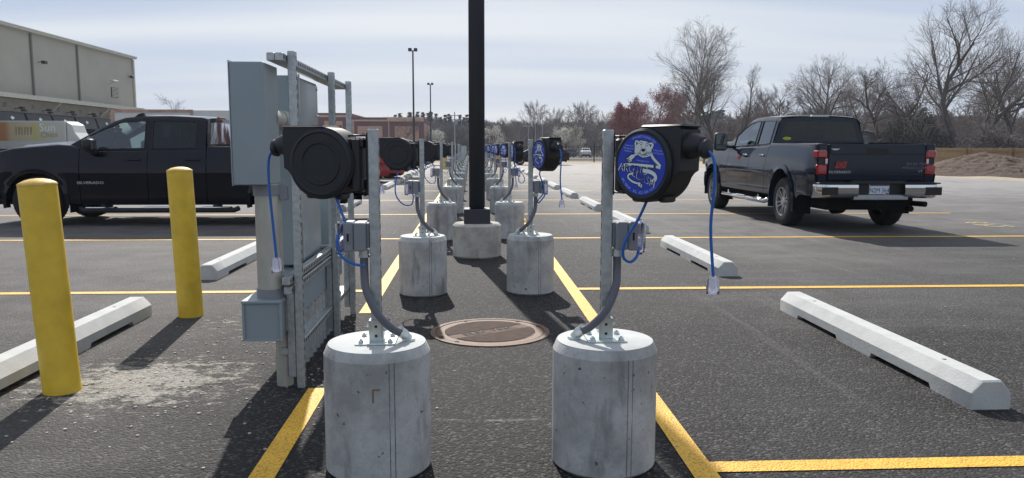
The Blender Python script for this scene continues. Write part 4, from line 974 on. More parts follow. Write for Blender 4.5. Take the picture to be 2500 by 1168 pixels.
mb=MB(); text(mb,'304.204.7900',.058,(xr,-.60,1.035),(0,-1,0),(0,0,1),1.0,.2); text(mb,'MTROCS.COM',.058,(xr,-.58,.975),(0,-1,0),(0,0,1),1.05,.2); build('tailgate_decal_text',mb,'decalgrey',T2)
mb=MB(); y0=.56
mb.poly([(xr,y0+.10,.99),(xr,y0-.06,.99),(xr,y0-.09,1.09),(xr,y0+.07,1.09)]); mb.k=1
A=[(xr-.001,y0+.052*math.cos(k*.4),1.045+.046*math.sin(k*.4)) for k in range(17)]; B=[(xr-.001,y0+.040*math.cos(k*.4),1.045+.034*math.sin(k*.4)) for k in range(17)]; mb.grid([A,B]); text(mb,'MTR',.035,(xr-.001,y0,1.033),(0,-1,0),(0,0,1))
build('tailgate_emblem',mb,['decalred','ink'],T2,fix=False)
mb=MB(); x_=.36; yy=ys2(x_,1.1)+.008; mb.poly([(x_+.06,yy,1.02),(x_-.07,yy,1.02),(x_-.10,yy-.004,1.15),(x_+.04,yy-.004,1.15)]); build('door_emblem',mb,'decalred',T2)

CAR=dict(W=1.84,arch=.375,rw=.34,fx=1.35,rx=-1.35,front=2.15,rear=-2.2,rocker=.25,paint='tred',chin=.3,tail=.35,
  top=[(-2.2,.98),(-1.8,1.0),(.9,.93),(1.15,.96),(1.9,.84),(2.15,.70)],gaps=[-.95,-.05,.85],doors=[1,2],handle=.85,cowl=1.1,crown=.04,cabr=-2.1,
  green=[(-2.12,1.35),(-1.9,1.52),(-1.4,1.60),(-.5,1.64),(.1,1.60),(.4,1.50),(.8,1.2),(1.14,.97)],wins=[(-1.85,-1.1),(-.98,-.1),(0,.85)],glass=['gdark','gdark','gmid','gdark'],wsx=(.3,1.14),rgx=(-2.17,-1.95),seats=[0],spokes=8,detail=False,tumble=.35)
def lights(t,P,s1=.12):
    mb=MB()
    for s in (1,-1): a,b=sorted((s*(P['W']/2-.30),s*(P['W']/2-.035))); mb.bbox(P['rear']-.02,P['rear']+.16,a,b,.78,.98,.02)
    build('tail_light',mb,'lamp',t)
    mb=MB()
    for s in (1,-1): a,b=sorted((s*(P['W']/2-.5),s*(P['W']/2-.16))); mb.bbox(P['front']-.3,P['front']-.05,a,b,.62,.74,.02)
    build('headlight',mb,'lampw',t)
RED=dict(CAR); RED.update(rx=-.95,gaps=[-.5,.3,.85]); t,*_=vehicle('suv','red hatchback SUV mostly hidden behind the left cord reels','suv',(-4.6,29.4,0),PI,RED); lights(t,RED)
mb=MB(); mb.box(-2.28,-2.2,-.75,.75,.4,.6); build('rear_bumper',mb,'trim',t)
BLK=dict(CAR); BLK.update(paint='tblack',top=[(-2.2,.93),(-1.6,.95),(.9,.90),(1.15,.92),(1.9,.80),(2.15,.66)],green=[(-2.0,1.02),(-1.5,1.30),(-.9,1.42),(-.2,1.45),(.25,1.38),(.75,1.10),(1.14,.93)],rgx=(-2.05,-1.5),wins=[(-1.45,-.98),(-.9,-.1),(0,.8)])
t,*_=vehicle('car','black car seen from its side between the far reels of the right row','car',(4.9,57.5,0),PI,BLK); lights(t,BLK)
PKF=dict(PK1); PKF.update(detail=False,wins_trim=False)
t,*_=vehicle('pickup_truck','white pickup tail with a red lamp seen behind the left reels','pickup truck',(-5.35,33.6,0),PI,{**PKF,'paint':'twhite'},'pickups parked beyond the left row'); lights(t,PKF)
t,*_=vehicle('pickup_truck','far black pickup beyond the white tailed one at left','pickup truck',(-4.95,56.5,0),0,{**PKF,'paint':'tblack'},'pickups parked beyond the left row'); lights(t,PKF)
t,*_=vehicle('pickup_truck','white pickup facing the camera beyond the black iron fence','pickup truck',(21.9,150,gz(150)),R(-97),{**PKF,'paint':'twhite'})
mb=MB(); mb.box(2.74,2.78,-.6,.6,.7,1.0); mb.box(2.7,2.75,-.9,.9,.45,.65); build('grille',mb,'trim',t)
t,*_=vehicle('suv','grey green SUV beyond the black iron fence beside a white pickup','suv',(18.3,152,gz(150)),R(200),{**CAR,'paint':'tsilv'}); lights(t,CAR)
# red tailed vehicle at the end of the right lot

# ------------------------------------------------------------ box truck and trailer
t=thing('box_truck','white delivery truck with orange and cream snack picture on its side, backed to the docks','box truck',(-37.0,70,0))
mb=MB(); mb.bbox(-3.6,2.8,-1.2,1.2,1.05,3.42,.04); box=build('cargo_box',mb,'pale',t)
mb=MB(); mb.box(-3.45,2.75,-1.215,-1.205,1.75,3.28); sp_=build('side_panel',mb,'snack',box)
mb=MB(); text(mb,'Sun',.95,(1.35,-1.225,2.55),(1,0,0),(0,0,1),1.0); build('lettering',mb,'white',sp_)
mb=MB(); text(mb,'Chips',.62,(1.45,-1.228,2.05),(1,0,.08),(0,0,1),1.0)
for k in range(6):
    x=-1.3+k*.24; mb.poly([(x,-1.22,2.25),(x+.09,-1.22,2.22),(x+.16+.05*(k%2),-1.22,2.85),(x+.02,-1.22,2.95)])
build('printed_chips',mb,'chip',sp_,fix=False)
mb=MB(); mb.prism([(2.85,.7),(4.9,.7),(4.9,1.5),(4.0,1.75),(3.5,2.45),(3.3,3.1),(2.85,3.35)],-1.1,1.1,'y'); build('cab',mb,'pale',t,bevel=.05)
mb=MB(); mb.box(-3.6,4.7,-.9,.9,.55,1.05); build('chassis',mb,'under',t)
for x in (-2.2,3.9):
    for s in (-1,1): wheelset(t,x,s*1.0,.48,.3,s,6,False)
t=thing('trailer','pale semi trailer with a rust streaked top rail, parked beyond the black pickup roof','trailer',(-20.6,62,0))
mb=MB(); mb.box(-6.2,6.0,-1.2,1.2,1.2,4.0); build('trailer_box',mb,'pale',t,bevel=.03)
mb=MB(); mb.box(-6.2,-.2,-1.26,-1.205,3.82,4.04); mb.box(-6.26,-6.0,-1.26,-1.205,1.2,3.815); mb.box(-.42,-.2,-1.26,-1.205,1.2,3.815); build('top_rail',mb,'rusty',t)
for x in (4.2,5.2):
    for s in (-1,1): wheelset(t,x,s*1.0,.5,.3,s,8,False)
mb=MB(); mb.box(-4,-3.8,-.8,-.7,.02,1.2); mb.box(-4,-3.8,.7,.8,.02,1.2); build('landing_leg',mb,'dark',t)

# ------------------------------------------------------------ warehouse
t=thing('warehouse','large taupe metal sided warehouse with black dock shelters at far left','warehouse',(-41,0,0))
mb=MB(); mb.box(-40,0,52,99.5,5.7,11.8); wl=build('upper_wall',mb,'wallt',t)
mb=MB(); 
for y in (60,68.4,76.9,85.6,94.2-.0): 
    if y<94: mb.box(.02,.16,y,y+.22,5.9,11.7)
build('downpipe',mb,'walld',wl)
mb=MB(); mb.box(.02,.2,99.2,99.5,2,11.7); build('corner_trim',mb,'cream',wl)
mb=MB(); mb.box(-40.2,.42,51.8,99.7,11.8,11.98); y=52
while y<99.6: mb.box(.3,.5,y,y+.12,11.98,12.09); y+=.35
build('roof',mb,'cream',t)
mb=MB(); mb.box(-40,-.01,52,126,0,5.55); mb.box(-.01,0,97,126,0,5.2); build('lower_wall',mb,'blockw',t)
mb=MB(); mb.box(-.3,1.05,52,99.3,5.62,5.86); mb.box(1.05,1.2,52,99.3,5.50,5.9); mb.box(0,.7,99.3,126,5.55,5.8); mb.box(.7,.85,99.3,126,5.5,5.85); build('canopy_gutter',mb,'cream',t)
mb=MB()
for y in (79.8,90.2): mb.tube([(1.1,y,5.5),(.9,y,5.3),(.3,y,4.8),(.1,y,4.6),(.1,y,1.)],.07,8)
build('gutter_elbow',mb,'cream',t)
Yd=[60.2,64.8,69.35,74.0,78.6,83.1,87.6]
dn=['28','29','30','31','32','33','34']
for i,y in enumerate([58.1,62.75,67.4,72.05,76.6,81.1,85.6,90.1]):
    mb=MB(); w_=2.05
    mb.prism([(.0,4.35),(.55,4.25),(.9,3.1),(.0,3.1)],y-w_,y+w_,'y')
    for s in (-1,1): a,b=sorted((y+s*w_,y+s*(w_-.5))); mb.bbox(.0,.8,a,b,.1,3.1,.05)
    ds=build('dock_shelter',mb,'shelter',t)
    mb=MB(); c=(.73,y,3.78); mb.poly([(c[0],y-.33,3.78),(c[0]+.02,y,3.60),(c[0],y+.33,3.78),(c[0]-.05,y,3.96)]); build('diamond_badge',mb,'white',ds)
    mb=MB(); mb.box(.02,.06,y-1.5,y+1.5,.1,3.1); build('dock_door',mb,'under',ds)
    mb=MB(); text(mb,str(27+i),.62,(.012,y+.2,4.72),(0,1,0),(0,0,1)); build('dock_number',mb,'ink',t)
    mb=MB(); mb.cyl((0,y+1.7,4.65),(.7,y+1.6,4.75),.03,seg=6); mb.bbox(.55,.95,y+1.35,y+1.75,4.62,4.82,.03); mb.bbox(.4,.8,y+1.9,y+2.3,4.42,4.6,.03); build('dock_lamp',mb,'dark',t)
mb=MB(); mb.box(.0,.09,93.2,95.0,6.9,8.0); mb.k=1
for k in range(7): mb.box(.091,.12,93.25,94.95,6.95+k*.15,7.02+k*.15)
build('louvre_vent',mb,['dwin','cream'],t)
mb=MB(); mb.cyl((0,78.2,9.2),(.5,78.2,9.3),.03,seg=6); mb.bbox(.4,.75,77.9,78.5,9.05,9.35,.05); mb.cyl((.0,98.0,9.6),(.4,98,9.7),.04,seg=6); mb.bbox(.3,.6,97.7,98.2,9.4,9.7,.03); build('wall_lamp',mb,'dark',t)
mb=MB(); mb.cyl((0,92.6,8.3),(1.3,91.8,8.5),.04,seg=6); mb.bbox(1.0,1.5,90.6,91.9,8.42,8.62,.05); build('wall_lamp',mb,'cream',t)

# ------------------------------------------------------------ tan and maroon store building far away
t=thing('store_building','tan and maroon flat roofed store building far beyond the left row','building',(0,190,gz(190)))
def seg_(x0,x1,y,h,name='wall'):
    return x0,x1,y,h
def pxX(px,Y): return Y*math.tan(math.atan((px-1250)/1916)+YAW)
def zz_at(py,Y): return EYE+(359-py)/1916*Y-gz(190)
Yb=190; X1,X2,X3=pxX(560,Yb),pxX(858,Yb),pxX(948,Yb); X4=pxX(1035,Yb)
za,zb_=zz_at(279,Yb),zz_at(289,Yb)
mb=MB(); mb.box(X1,X2,0,40,0,za); mb.box(X2,X4,0,58,0,zb_); build('wall',mb,'maroon',t)
mb=MB(); mb.box(X1,X2,-.15,-.02,za-1.0,za-.5); mb.box(X2+.1,X4,-.15,-.02,zb_-.95,zb_-.55); mb.box(X3,X4+.1,-.3,-.16,zb_-.95,zb_+.05); build('band',mb,'tanl',t)
mb=MB()
for a,b in ((796,840),(862,868),(876,936),(950,953),(966,1024)): mb.box(pxX(a,Yb),pxX(b,Yb),-.1,-.03,0,zz_at(298 if a!=876 and a!=966 else 310,Yb)-.0)
for k in range(4):
    y0=3+k*14; mb.box(X4+.02,X4+.12,y0,y0+11,0,zz_at(302,Yb))
build('wall_panel',mb,'tan',t)
for px in (807,821,835): mb=MB(); x=pxX(px,Yb); mb.box(x-.3,x+.3,-.14,-.11,zz_at(314,Yb),zz_at(308,Yb)); build('window',mb,'maroon',t)
for px in (889,920,995,1010): mb=MB(); x=pxX(px,Yb); mb.box(x-.18,x+.18,-.3,-.11,zz_at(329,Yb),zz_at(326,Yb)); build('wall_lamp',mb,'dark',t)

# ------------------------------------------------------------ fences, soil pile, poles, house
def at_px(px,Y): return pxX(px,Y)
t=thing('wooden_fence','new pale timber board fence along the right edge of the lot','fence',(0,0,0))
A=Vector((18.1,60.5,0)); B=Vector((29.5,30,0)); Ln=(B-A).length; d=(B-A)/Ln; ang=math.atan2(d.y,d.x); random.seed(9)
Bm=Matrix.Translation(A)@Matrix.Rotation(ang,4,'Z'); mb=MB(); mb.T=Bm; x=0
while x<Ln: mb.box(x,x+.142,.03+random.uniform(0,.004),.055,.02,1.30+random.uniform(-.015,.012)); x+=.147
build('boards',mb,'wood',t)
mb=MB(); mb.T=Bm
for z_ in (.3,.72,1.10): mb.box(0,Ln,-.012,.029,z_,z_+.09)
build('rail',mb,'woodd',t)
x=0
while x<Ln: mb=MB(); mb.T=Bm; mb.box(x,x+.1,-.115,-.013,0,1.28); build('post',mb,'woodd',t); x+=2.44
t=thing('iron_fence','black iron picket fence across the dry grass at the end of the lot','fence',(0,0,0))
mb=MB(); x=-4; mb.box(-4,18,66.98,67.02,1.28,1.32); mb.box(-4,18,66.98,67.02,.2,.24); mb.box(-4,18,66.98,67.02,1.08,1.11)
while x<18: mb.box(x,x+.02,66.99,67.01,.05,1.42); x+=.14
build('pickets',mb,'dark',t,fix=False)
x=-4
while x<=18: mb=MB(); mb.box(x-.04,x+.04,66.955,67.045,0,1.62); build('post',mb,'dark',t); x+=2.42
random.seed(4)
mb=MB(); n=90; rows=[]
for i in range(n+1):
    row=[]
    for j in range(n+1):
        u=-1+2*i/n; v=-1+2*j/n; x=u*4.6; y=v*2.9; q=math.hypot(u*(1 if u<0 else .75),v); h=max(0,1-q**.95)*1.12
        nz_=noise.noise(Vector((x*.9,y*.9,1)))*.14+noise.noise(Vector((x*3,y*3,4)))*.06+noise.noise(Vector((x*8,y*8,7)))*.06
        row.append((x+nz_*.3,y,h+(nz_*min(1,h*3))-.01))
    rows.append(row)
mb.grid(rows); t=build('soil_pile',mb,'soil',smooth=40,loc=(24.6,36.5,0)); tag(t,'heap of brown mulch soil in front of the timber fence','soil pile'); t.rotation_euler=(0,0,R(-50))
def pole(name,label,x,y,h,r,m,head,zb=0):
    t=thing(name,label,'light pole' if 'lamp' in name else 'utility pole',(x,y,zb)); mb=MB(); mb.cyl((0,0,0),(0,0,h),r,r*.7,seg=8); build('pole',mb,m,t)
    mb=MB()
    if head=='flood': mb.cyl((-.35,0,h),(.35,0,h),.05,seg=6); mb.bbox(-.5,-.12,-.3,.2,h-.05,h+.28,.03); mb.bbox(.12,.5,-.3,.2,h-.05,h+.28,.03)
    if head=='twin': mb.bbox(-.95,-.15,-.25,.25,h,h+.22,.03); mb.bbox(.15,.95,-.25,.25,h,h+.22,.03); mb.box(-.15,.15,-.05,.05,h,h+.1)
    if head=='util': mb.box(-1,1,-.06,.06,h-.8,h-.65); mb.cyl((.3,-.2,h-2.6),(.3,-.2,h-1.6),.25,seg=10)
    if head=='one': mb.bbox(-.3,.3,-.4,.3,h,h+.2,.03)
    build('lamp_head' if head!='util' else 'crossarm',mb,m,t); return t
pole('street_lamp','tallest slim black floodlight pole left of the thick pole',pxX(1012,89),89,12.0,.12,'dark','flood',gz(89))
pole('street_lamp','shorter slim black floodlight pole just right of the tallest one',pxX(1053,132),132,12.0,.13,'dark','flood',gz(132))
pole('utility_pole','pale wooden utility pole in front of the far hill, left of the thick pole',pxX(1111,170),170,9.5,.16,'lampgal','util',gz(170))
pole('street_lamp','lowest grey twin headed lamp post above the second right reel',pxX(1289,150),150,5.8,.09,'lampgal','twin',gz(150))
pole('street_lamp','middle grey lamp post above the second right reel',pxX(1306,165),165,7.9,.1,'lampgal','one',gz(165))
pole('street_lamp','tallest grey lamp post above the second right reel',pxX(1323,160),160,8.8,.1,'lampgal','one',gz(160))
t=thing('house','small grey gabled house behind the trees and the navy pickup','house',(pxX(2150,95),100,gz(95)))
mb=MB(); mb.box(-5.6,5.6,0,9,-.3,2.2); mb.prism([(-5.6,2.2),(5.6,2.2),(0,3.55)],0,9,'y'); build('wall',mb,'house',t)
mb=MB()
for s in (-1,1): mb.prism([(0,3.60),(0,3.74),(s*6.0,2.28),(s*6.0,2.12)],-.5,9.4,'y')
build('roof',mb,'roof',t)
mb=MB()
for s in (-1,1): mb.prism([(0,3.72),(0,3.80),(s*6.0,2.34),(s*6.0,2.26)],-.58,-.505,'y')
build('fascia',mb,'white',t)
for x in (-3,2.6): mb=MB(); mb.box(x-.5,x+.5,-.04,-.01,.8,1.8); build('window',mb,'dwin',t)
# far safety barrels
for x,y,lb,mt in ((pxX(1084,47),47,'yellow plastic safety barrel beyond the left reels','yel'),(pxX(1214,52),52,'orange plastic safety barrel seen between far right posts','orange')):
    mb=MB(); mb.lathe([(.30,0),(.30,.05),(.24,.06),(.23,.35),(.22,.36),(.21,.68),(.20,.69),(.18,.95),(.16,.98),(.05,1.0),(.0001,1.0)],16,close=True); o=build('safety_barrel',mb,mt,smooth=30,loc=(x,y,0)); tag(o,lb,'barrel')

# ------------------------------------------------------------ trees
def grow(rng,h,spread,levels,dens,trunk_r,trunkfrac=.35,up=.25,lean=0,wig=.12,tw=.010,crownshape='round',multi=1):
    tr=MB(); cr=MB()
    def branch(p,d,Ln,r,lv,mbx):
        n=max(3,int(6-lv*.8)); pts=[p]; rs=[r]; q=p.copy(); dd=d.copy(); kids=[]
        for i in range(n):
            dd=(dd+Vector((rng.gauss(0,wig),rng.gauss(0,wig),rng.gauss(0,wig*.6)))+Vector((0,0,up*(.5 if lv else .15)))*(1/n)).normalized()
            q=q+dd*(Ln/n); f=(i+1)/n; rr_=max(tw*.5,r*(1-f*(.70 if lv else .75))); pts.append(q); rs.append(rr_); kids.append((q.copy(),dd.copy(),f,rr_))
        mbx.tube(pts,rs,6 if lv==0 else (5 if lv==1 else 3),caps=False)
        if lv>=levels: return
        nk=dens[lv]
        for k in range(nk):
            f=(trunkfrac if lv==0 else .15)+(1-(trunkfrac if lv==0 else .15))*((k+rng.random())/nk)
            i=min(n-1,int(f*n)); a=pts[i]; b=pts[i+1]; pos=a.lerp(b,min(1,f*n-i)); dv=(b-a).normalized()
            az=rng.random()*2*PI+k*2.4; ax=dv.orthogonal().normalized(); ay=dv.cross(ax)
            sp=spread[lv]*(rng.uniform(.75,1.2)); side=ax*math.cos(az)+ay*math.sin(az)
            nd=(dv*math.cos(sp)+side*math.sin(sp)).normalized()
            if lv==0:
                L2=h*{'round':.40*math.sin(PI*min(1,max(.12,(1.05-f)*.95)))**.6,'vase':.55*(1.15-f*.7),'slim':.30*(1.1-f*.6)}[crownshape]
            else: L2=Ln*rng.uniform(.42,.68)*(1.15-f*.45)
            rb=max(tw*.6,(rs[i]*(.50 if lv else .62))*(1 if lv else rng.uniform(.6,1)))
            branch(pos,nd,L2,rb,lv+1,tr if lv==0 else cr)
    for m_ in range(multi):
        d0=Vector((lean+rng.gauss(0,.05)+(m_-.5*(multi-1))*.28,rng.gauss(0,.05),1)).normalized()
        branch(Vector((m_*.25,0,-.2)),d0,h*(.86 if m_==0 else .76),trunk_r*(1 if m_==0 else .8),0,tr)
    return tr,cr
def tree(name,label,x,y,h,seed,barkm,twigm,cat='tree',group=None,leaf=None,**k):
    rng=random.Random(seed); t=thing(name,label,cat,(x,y,gz(y)-.05),rng.random()*6 if not k.get('lean') else 0,group)
    a=dict(spread=[.75,.65,.6,.6,.6],levels=4,dens=[15,7,6,4],trunk_r=h*.02); a.update(k); tr,cr=grow(rng,h,**a)
    build('trunk',tr,barkm,t,fix=False,smooth=60); c=build('crown',cr,twigm,t,fix=False)
    if leaf:
        lm,n,s=leaf; mb=MB(); vs=cr.v
        for q in range(n):
            p=vs[rng.randrange(len(vs))]+Vector((rng.gauss(0,s*2),rng.gauss(0,s*2),rng.gauss(0,s*2))); u=Vector((rng.gauss(0,1),rng.gauss(0,1),rng.gauss(0,1))).normalized()*s*rng.uniform(.5,1.3); v=u.orthogonal().normalized()*s*rng.uniform(.4,1); mb.poly([p-u,p-v,p+u,p+v])
        build('foliage',mb,lm,t,fix=False)
    return t
D4=dict(dens=[17,8,6,4])
tree('sycamore_tree','tall pale bare sycamore with rounded crown, left of the navy pickup',pxX(1690,90),90,14.6,12,'bark2','twig2',leaf=('twig',900,.05),spread=[.62,.6,.55,.55],trunk_r=.27,trunkfrac=.16,dens=[24,8,6,4],crownshape='round',up=.20)
tree('bare_tree','dark two stemmed bare tree just right of the pale sycamore',pxX(1748,86),86,11.0,5,'bark','twig2',trunk_r=.20,multi=2,dens=[10,7,6,4],crownshape='vase',spread=[.55,.6,.6,.6])
tree('bare_tree','slender bare tree with upright branches between sycamore and round crowned trees',pxX(1797,88),88,10.6,17,'bark','twig',trunk_r=.15,dens=[14,6,5,3],crownshape='slim',spread=[.5,.55,.6,.6],up=.5,tw=.010)
tree('bare_tree','broad round crowned bare tree above the navy pickup cab',pxX(1985,96),96,12.4,23,'bark','twig2',trunk_r=.26,dens=[18,8,6,4],spread=[.8,.65,.6,.6],trunkfrac=.18,multi=2)
tree('bare_tree','low bushy bare tree left of the broad round crowned one',pxX(1880,92),92,8.6,29,'bark','twig',trunk_r=.18,dens=[14,7,6,4],trunkfrac=.12)
tree('bare_tree','craggy dark bare tree over the rear of the navy pickup',pxX(2090,80),80,9.6,31,'bark','twig',trunk_r=.2,dens=[13,7,6,4],spread=[.95,.75,.7,.6],wig=.2)
tree('bare_tree','dark tree with broken top, first of the close pair',pxX(2165,74),74,10.6,37,'bark','twig',trunk_r=.22,dens=[12,7,5,4],spread=[.8,.7,.6,.6],wig=.18,crownshape='slim')
tree('bare_tree','straight dark tree, second of the close pair',pxX(2192,75),75,11.0,41,'bark','twig',trunk_r=.19,dens=[12,6,5,4],spread=[.7,.7,.6,.6],wig=.14,crownshape='slim')
tree('bare_tree','thin forked bare tree between the close pair and the giant one',pxX(2250,78),78,10.2,43,'bark','twig',trunk_r=.15,dens=[12,7,5,4],crownshape='vase',spread=[.5,.6,.6,.6],wig=.18)
tree('bare_tree','giant spreading bare tree behind the soil pile, tallest of all',pxX(2345,68),68,13.6,47,'bark','twig2',trunk_r=.36,dens=[11,9,7,5],spread=[.72,.65,.6,.55],trunkfrac=.28,crownshape='vase',wig=.16,up=.3,lean=.04,multi=2)
tree('bare_tree','bare tree at the right edge of the view',pxX(2490,70),70,10.8,53,'bark','twig2',trunk_r=.25,dens=[14,8,6,4],spread=[.85,.7,.6,.6])
tree('bare_tree','lone small bare tree above the warehouse roof end',pxX(452,150),150,13.2,59,'bark','twig2',trunk_r=.14,dens=[11,6,5],levels=3,tw=.018,crownshape='slim')
tree('bare_tree','small bare tree in front of the tan store building',pxX(978,120),120,6.3,61,'bark','twig',trunk_r=.1,dens=[12,6,5],levels=3,crownshape='vase',tw=.02)
for i,(px,Y,h) in enumerate(((1490,112,7.2),(1545,108,8.0),(1600,104,9.4),(1640,118,9.8))):
    tree('budding_maple',['reddish budding maple, leftmost of the red clump','reddish budding maple, second from left of the red clump','reddish budding maple beside the pale sycamore, third of the clump','tallest reddish maple, right end of the red clump'][i],pxX(px,Y),Y,h,70+i,'bark','redbud',leaf=('redbud',9500,.075),trunk_r=.14,dens=[16,8,6],levels=3,trunkfrac=.1,tw=.022,group='red budding maples')
for i,(px,Y,h) in enumerate(((1352,166,5.6),(1402,170,5.4),(1075,140,4.2),(1205,150,5.2))):
    tree('blossom_tree',['white blossoming tree above the second right reel','white blossoming tree right of the first blossoming one','faint white blossoming tree left of the thick pole','pale budding tree just right of the thick pole'][i],pxX(px,Y),Y,h-gz(Y),80+i,'bark','twig',leaf=('blossom',5200 if i<2 else 1400,.10),trunk_r=.09,dens=[12,7,5],levels=3,trunkfrac=.15,tw=.02,group='white blossoming trees')
# tangle of vines beside the giant tree, and an evergreen
def bush(name,label,cat,x,y,rx,ry,rz_,n,s,m,seed,kind=None):
    rng=random.Random(seed); mb=MB()
    for q in range(n):
        while True:
            p=Vector((rng.uniform(-1,1),rng.uniform(-1,1),rng.uniform(0,1)))
            if p.length<1*(.8+.3*noise.noise(p*2.5+Vector((seed,0,0)))): break
        p=Vector((p.x*rx,p.y*ry,p.z*rz_)); u=Vector((rng.gauss(0,1),rng.gauss(0,1),rng.gauss(0,1))).normalized()*s*rng.uniform(.4,1.3); v=u.orthogonal().normalized()*s*rng.uniform(.1,.5); mb.poly([p-u,p-v,p+u,p+v])
    t=thing(name,label,cat,(x,y,gz(y))); build('foliage',mb,m,t,fix=False)
    mb=MB()
    for q in range(26):
        a=rng.uniform(0,2*PI); r_=rng.uniform(.2,.9); mb.tube(spline([(rx*.2*math.cos(a),ry*.2*math.sin(a),0),(rx*.6*r_*math.cos(a),ry*.6*math.sin(a)*r_-.4,rz_*.6),(rx*r_*math.cos(a+.3),ry*r_*math.sin(a+.3)-.3,rz_*rng.uniform(.5,.95)),(rx*1.1*r_*math.cos(a+.6),ry*r_*math.sin(a+.6)-.4,rz_*rng.uniform(.3,.7))],4),[.04-.002*k for k in range(13)],4)
    build('stem',mb,'twig2',t,fix=False); return t
bush('vine_thicket','dense dark vine covered thicket left of the giant tree','thicket',pxX(2225,70),70,4.2,2.6,5.0,15000,.17,'vine',5)
bush('shrub','grey brown brush below the giant tree behind the soil pile','shrub',pxX(2420,66),66,4.5,2.4,3.6,9000,.16,'twig',6)
bush('evergreen_bush','dark evergreen seen between bare trees above the pickup cab','evergreen',pxX(1850,105),105,3.0,2.4,4.8,5000,.3,'ever',7)

# woodland masses
def proto(seed,h,lv,dens,tw,shape):
    rng=random.Random(seed); tr,cr=grow(rng,h,[.8,.7,.65,.6],lv,dens,h*.016,.2,.3,0,.15,tw,shape)
    vs=[tuple(v) for v in tr.v+cr.v]; o=len(tr.v); fs=tr.f+[tuple(i+o for i in f) for f in cr.f]; return vs,fs
import numpy as np
def scatter(name,m,pts,protos,seed,label,cat):
    rng=random.Random(seed); V=[];Fq=[];off=0
    for (x,y,z,s) in pts:
        vs,fs=protos[rng.randrange(len(protos))]; a=rng.random()*2*PI; c_,s_=math.cos(a)*s,math.sin(a)*s
        A=vs@np.array([[c_,s_,0],[-s_,c_,0],[0,0,s]])+np.array([x,y,z]); V.append(A); Fq.append(fs+off); off+=len(A)
    V=np.vstack(V); Fq=np.vstack(Fq); me=bpy.data.meshes.new(name); me.vertices.add(len(V)); me.vertices.foreach_set('co',V.ravel()); me.loops.add(Fq.size); me.loops.foreach_set('vertex_index',Fq.ravel().astype(np.int32)); me.polygons.add(len(Fq)); me.polygons.foreach_set('loop_start',np.arange(len(Fq),dtype=np.int32)*4); me.update(calc_edges=True); me.validate()
    me.materials.append(M[m]); o=bpy.data.objects.new(name,me); C.objects.link(o); return tag(o,label,cat,kind='stuff')
def pn(p): vs,fs=p; return np.array(vs),np.array([f for f in fs if len(f)==4])
PA=[pn(proto(100+i,9,3,[13,7,5],.05,s)) for i,s in enumerate(('round','vase','round','slim'))]
def hillz(x,y):
    b=gz(min(y,300)); r=max(0,min(1,(y-190)/120)); r=r*r*(3-2*r)
    ridge=3.6+1.5*math.sin(x*.012+1)+4.5*max(0,min(1,(x-50)/90))
    if x<-10: ridge+=1.2
    return b+r*ridge
mb=MB(); mb.grid([[(x,y,hillz(x,y)-.05+(.5*noise.noise(Vector((x*.03,y*.03,0))) if y>195 else 0)) for y in range(186,420,9)] for x in range(-260,420,12)])
tag(build('hills',mb,'hill',smooth=60),kind='structure')
rng=random.Random(8); pts=[]
for q in range(1500):
    y=rng.uniform(195,330); x=y*math.tan(R(rng.uniform(-9,38))) ; pts.append((x,y,hillz(x,y)-.3,rng.uniform(.55,1.05)*(1. if y<290 else 1.0)))
scatter('hill_woodland','twigfar',pts,PA,1,'leafless grey brown woodland covering the far hills','woodland')
pts=[]
for q in range(430):
    Y=rng.uniform(95,180); px=rng.choice([rng.uniform(1195,1640),rng.uniform(1640,2520),rng.uniform(1780,2520)]); 
    if px<1560 and Y<158: continue
    pts.append((pxX(px,Y),Y,gz(Y)-.3,rng.uniform(.4,.8)*(1.1 if px>1780 else .75)))
scatter('understory','twig',pts,PA,2,'tangled leafless brush and saplings behind the fences','brush')
# distinct mid-distance trees along the skyline
mp_=[tree('bare_tree','bare tree with a fan shaped crown, tallest above the second right reel',pxX(1310,170),170,11.3,201,'bark','twig2',trunk_r=.2,dens=[14,7,6],levels=3,crownshape='vase',tw=.035),
     tree('bare_tree','pale trunked bare tree above the fence between blossoms and red maples',pxX(1400,160),160,9.8,205,'bark2','twig2',trunk_r=.2,dens=[13,7,5],levels=3,tw=.035)]
spec=[(1235,175,.72),(1262,168,.80),(1350,180,.92),(1378,172,.86),(1430,176,1.02),(1455,168,.98),(1500,180,.9),(1530,172,.85),(1570,165,.95),(1830,130,.9),(1850,140,1.0),(2030,120,.95),(2060,118,.92),(2130,112,.95),(2290,110,1.0),(2410,104,1.05),(2450,108,1.1),(2380,112,1.0)]
for i,(px,Y,s) in enumerate(spec):
    c=copy_tree(mp_[i%2]); c.location=(pxX(px,Y),Y,gz(Y)); c.scale=(s,s,s); c.rotation_euler=(0,0,i*1.7)
    side='left of the red maples' if px<1600 else 'beyond the navy pickup'
    n_=[q for q,v in enumerate([w_ for w_ in spec if (w_[0]<1600)==(px<1600)]) if v==(px,Y,s)][0]
    tag(c,f'{ORD[n_]} listed bare woodland tree {side}, counted from left along the skyline'.replace('nearest listed','first').replace(' listed',''),'tree','bare trees along the woodland edge')
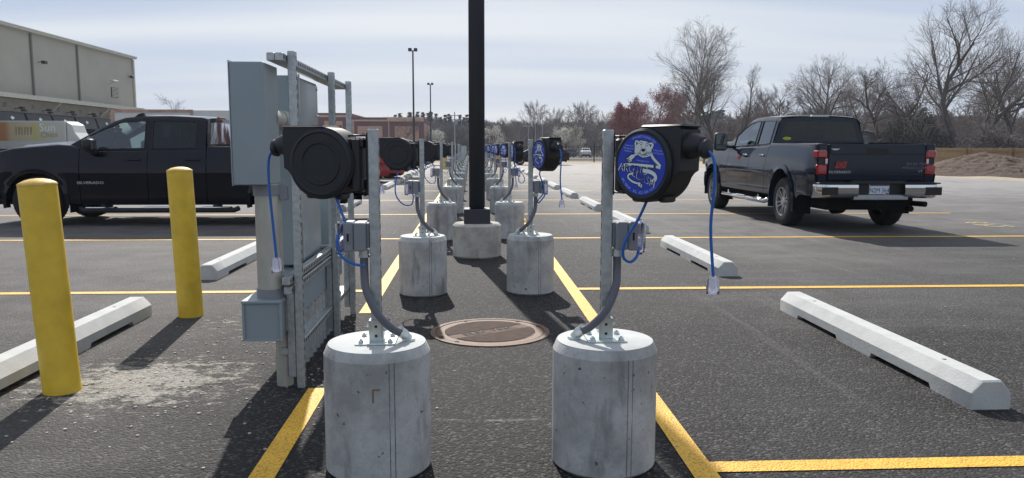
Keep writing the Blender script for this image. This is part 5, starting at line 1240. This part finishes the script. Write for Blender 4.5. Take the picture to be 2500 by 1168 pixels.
# conifers on the left hill crest
def conifer(seed,h):
    rng=random.Random(seed); mb=MB(); mb.cyl((0,0,0),(0,0,h*.9),.16,.05,seg=4,caps=False)
    for q in range(150):
        f=rng.uniform(.35,1); r_=(1.08-f)*h*.22; a=rng.random()*2*PI; p=Vector((r_*math.cos(a)*rng.random(),r_*math.sin(a)*rng.random(),f*h)); u=Vector((math.cos(a),math.sin(a),rng.uniform(-.3,.1)))*rng.uniform(.3,.8); v=Vector((-math.sin(a),math.cos(a),rng.uniform(-.5,.5)))*.35; mb.poly([p-u,p-v,p+u,p+v])
    return np.array([tuple(v) for v in mb.v]),np.array([f for f in mb.f if len(f)==4])
PC=[conifer(i,8) for i in range(3)]; pts=[]
for q in range(110):
    y=rng.uniform(262,300); x=pxX(rng.choice([rng.uniform(780,1160),rng.uniform(1000,1160),rng.uniform(1640,1760)]),y); pts.append((x,y,hillz(x,y)-.2,rng.uniform(.9,1.35)))
scatter('crest_conifers','ever',pts,PC,3,'dark pines along the far hill crest','woodland')

# ------------------------------------------------------------ thin spring haze over the whole place
m=bpy.data.materials.new('haze'); m.use_nodes=True; t_=m.node_tree; t_.nodes.clear(); o_=t_.nodes.new('ShaderNodeOutputMaterial'); v_=t_.nodes.new('ShaderNodeVolumePrincipled'); v_.inputs['Color'].default_value=(.78,.86,1,1); v_.inputs['Density'].default_value=.00038; t_.links.new(v_.outputs[0],o_.inputs['Volume'])
mb=MB(); mb.box(-420,430,-40,720,-4.5,40); hz_=build('haze',mb,m); tag(hz_,kind='stuff'); hz_['label']='thin pale spring haze in the air over the lot'

rng=random.Random(21); mb=MB()
for q in range(650):
    c=rng.random()
    if c<.55: x,y=rng.gauss(-1.55,.5),rng.gauss(4.6,.75)
    elif c<.8: x,y=rng.uniform(-.92,-.6),rng.uniform(4.2,6.3)
    else: x,y=rng.uniform(-6,7),rng.uniform(3,13)
    if math.hypot(x+2.19,y-4.2)<.12 or math.hypot(x+2.165,y-6.08)<.12: continue
    a=rng.random()*6.28; r_=rng.uniform(.003,.011); h=r_*.55; p=[(x+r_*math.cos(a+k*1.26)*rng.uniform(.6,1.1),y+r_*math.sin(a+k*1.26)*rng.uniform(.6,1.1)) for k in range(5)]
    mb.poly([(u,v,h) for u,v in p])
    for k in range(5): mb.poly([(p[k][0],p[k][1],h),(p[k-1][0],p[k-1][1],h),(p[k-1][0]*1.0,p[k-1][1],0.001),(p[k][0],p[k][1],0.001)])
tag(build('gravel',mb,mat('loose gravel chips',(.36,.34,.31),.9,var=.3,vs=5)),'loose pale gravel chips scattered on the asphalt near the bollards','gravel',kind='stuff')
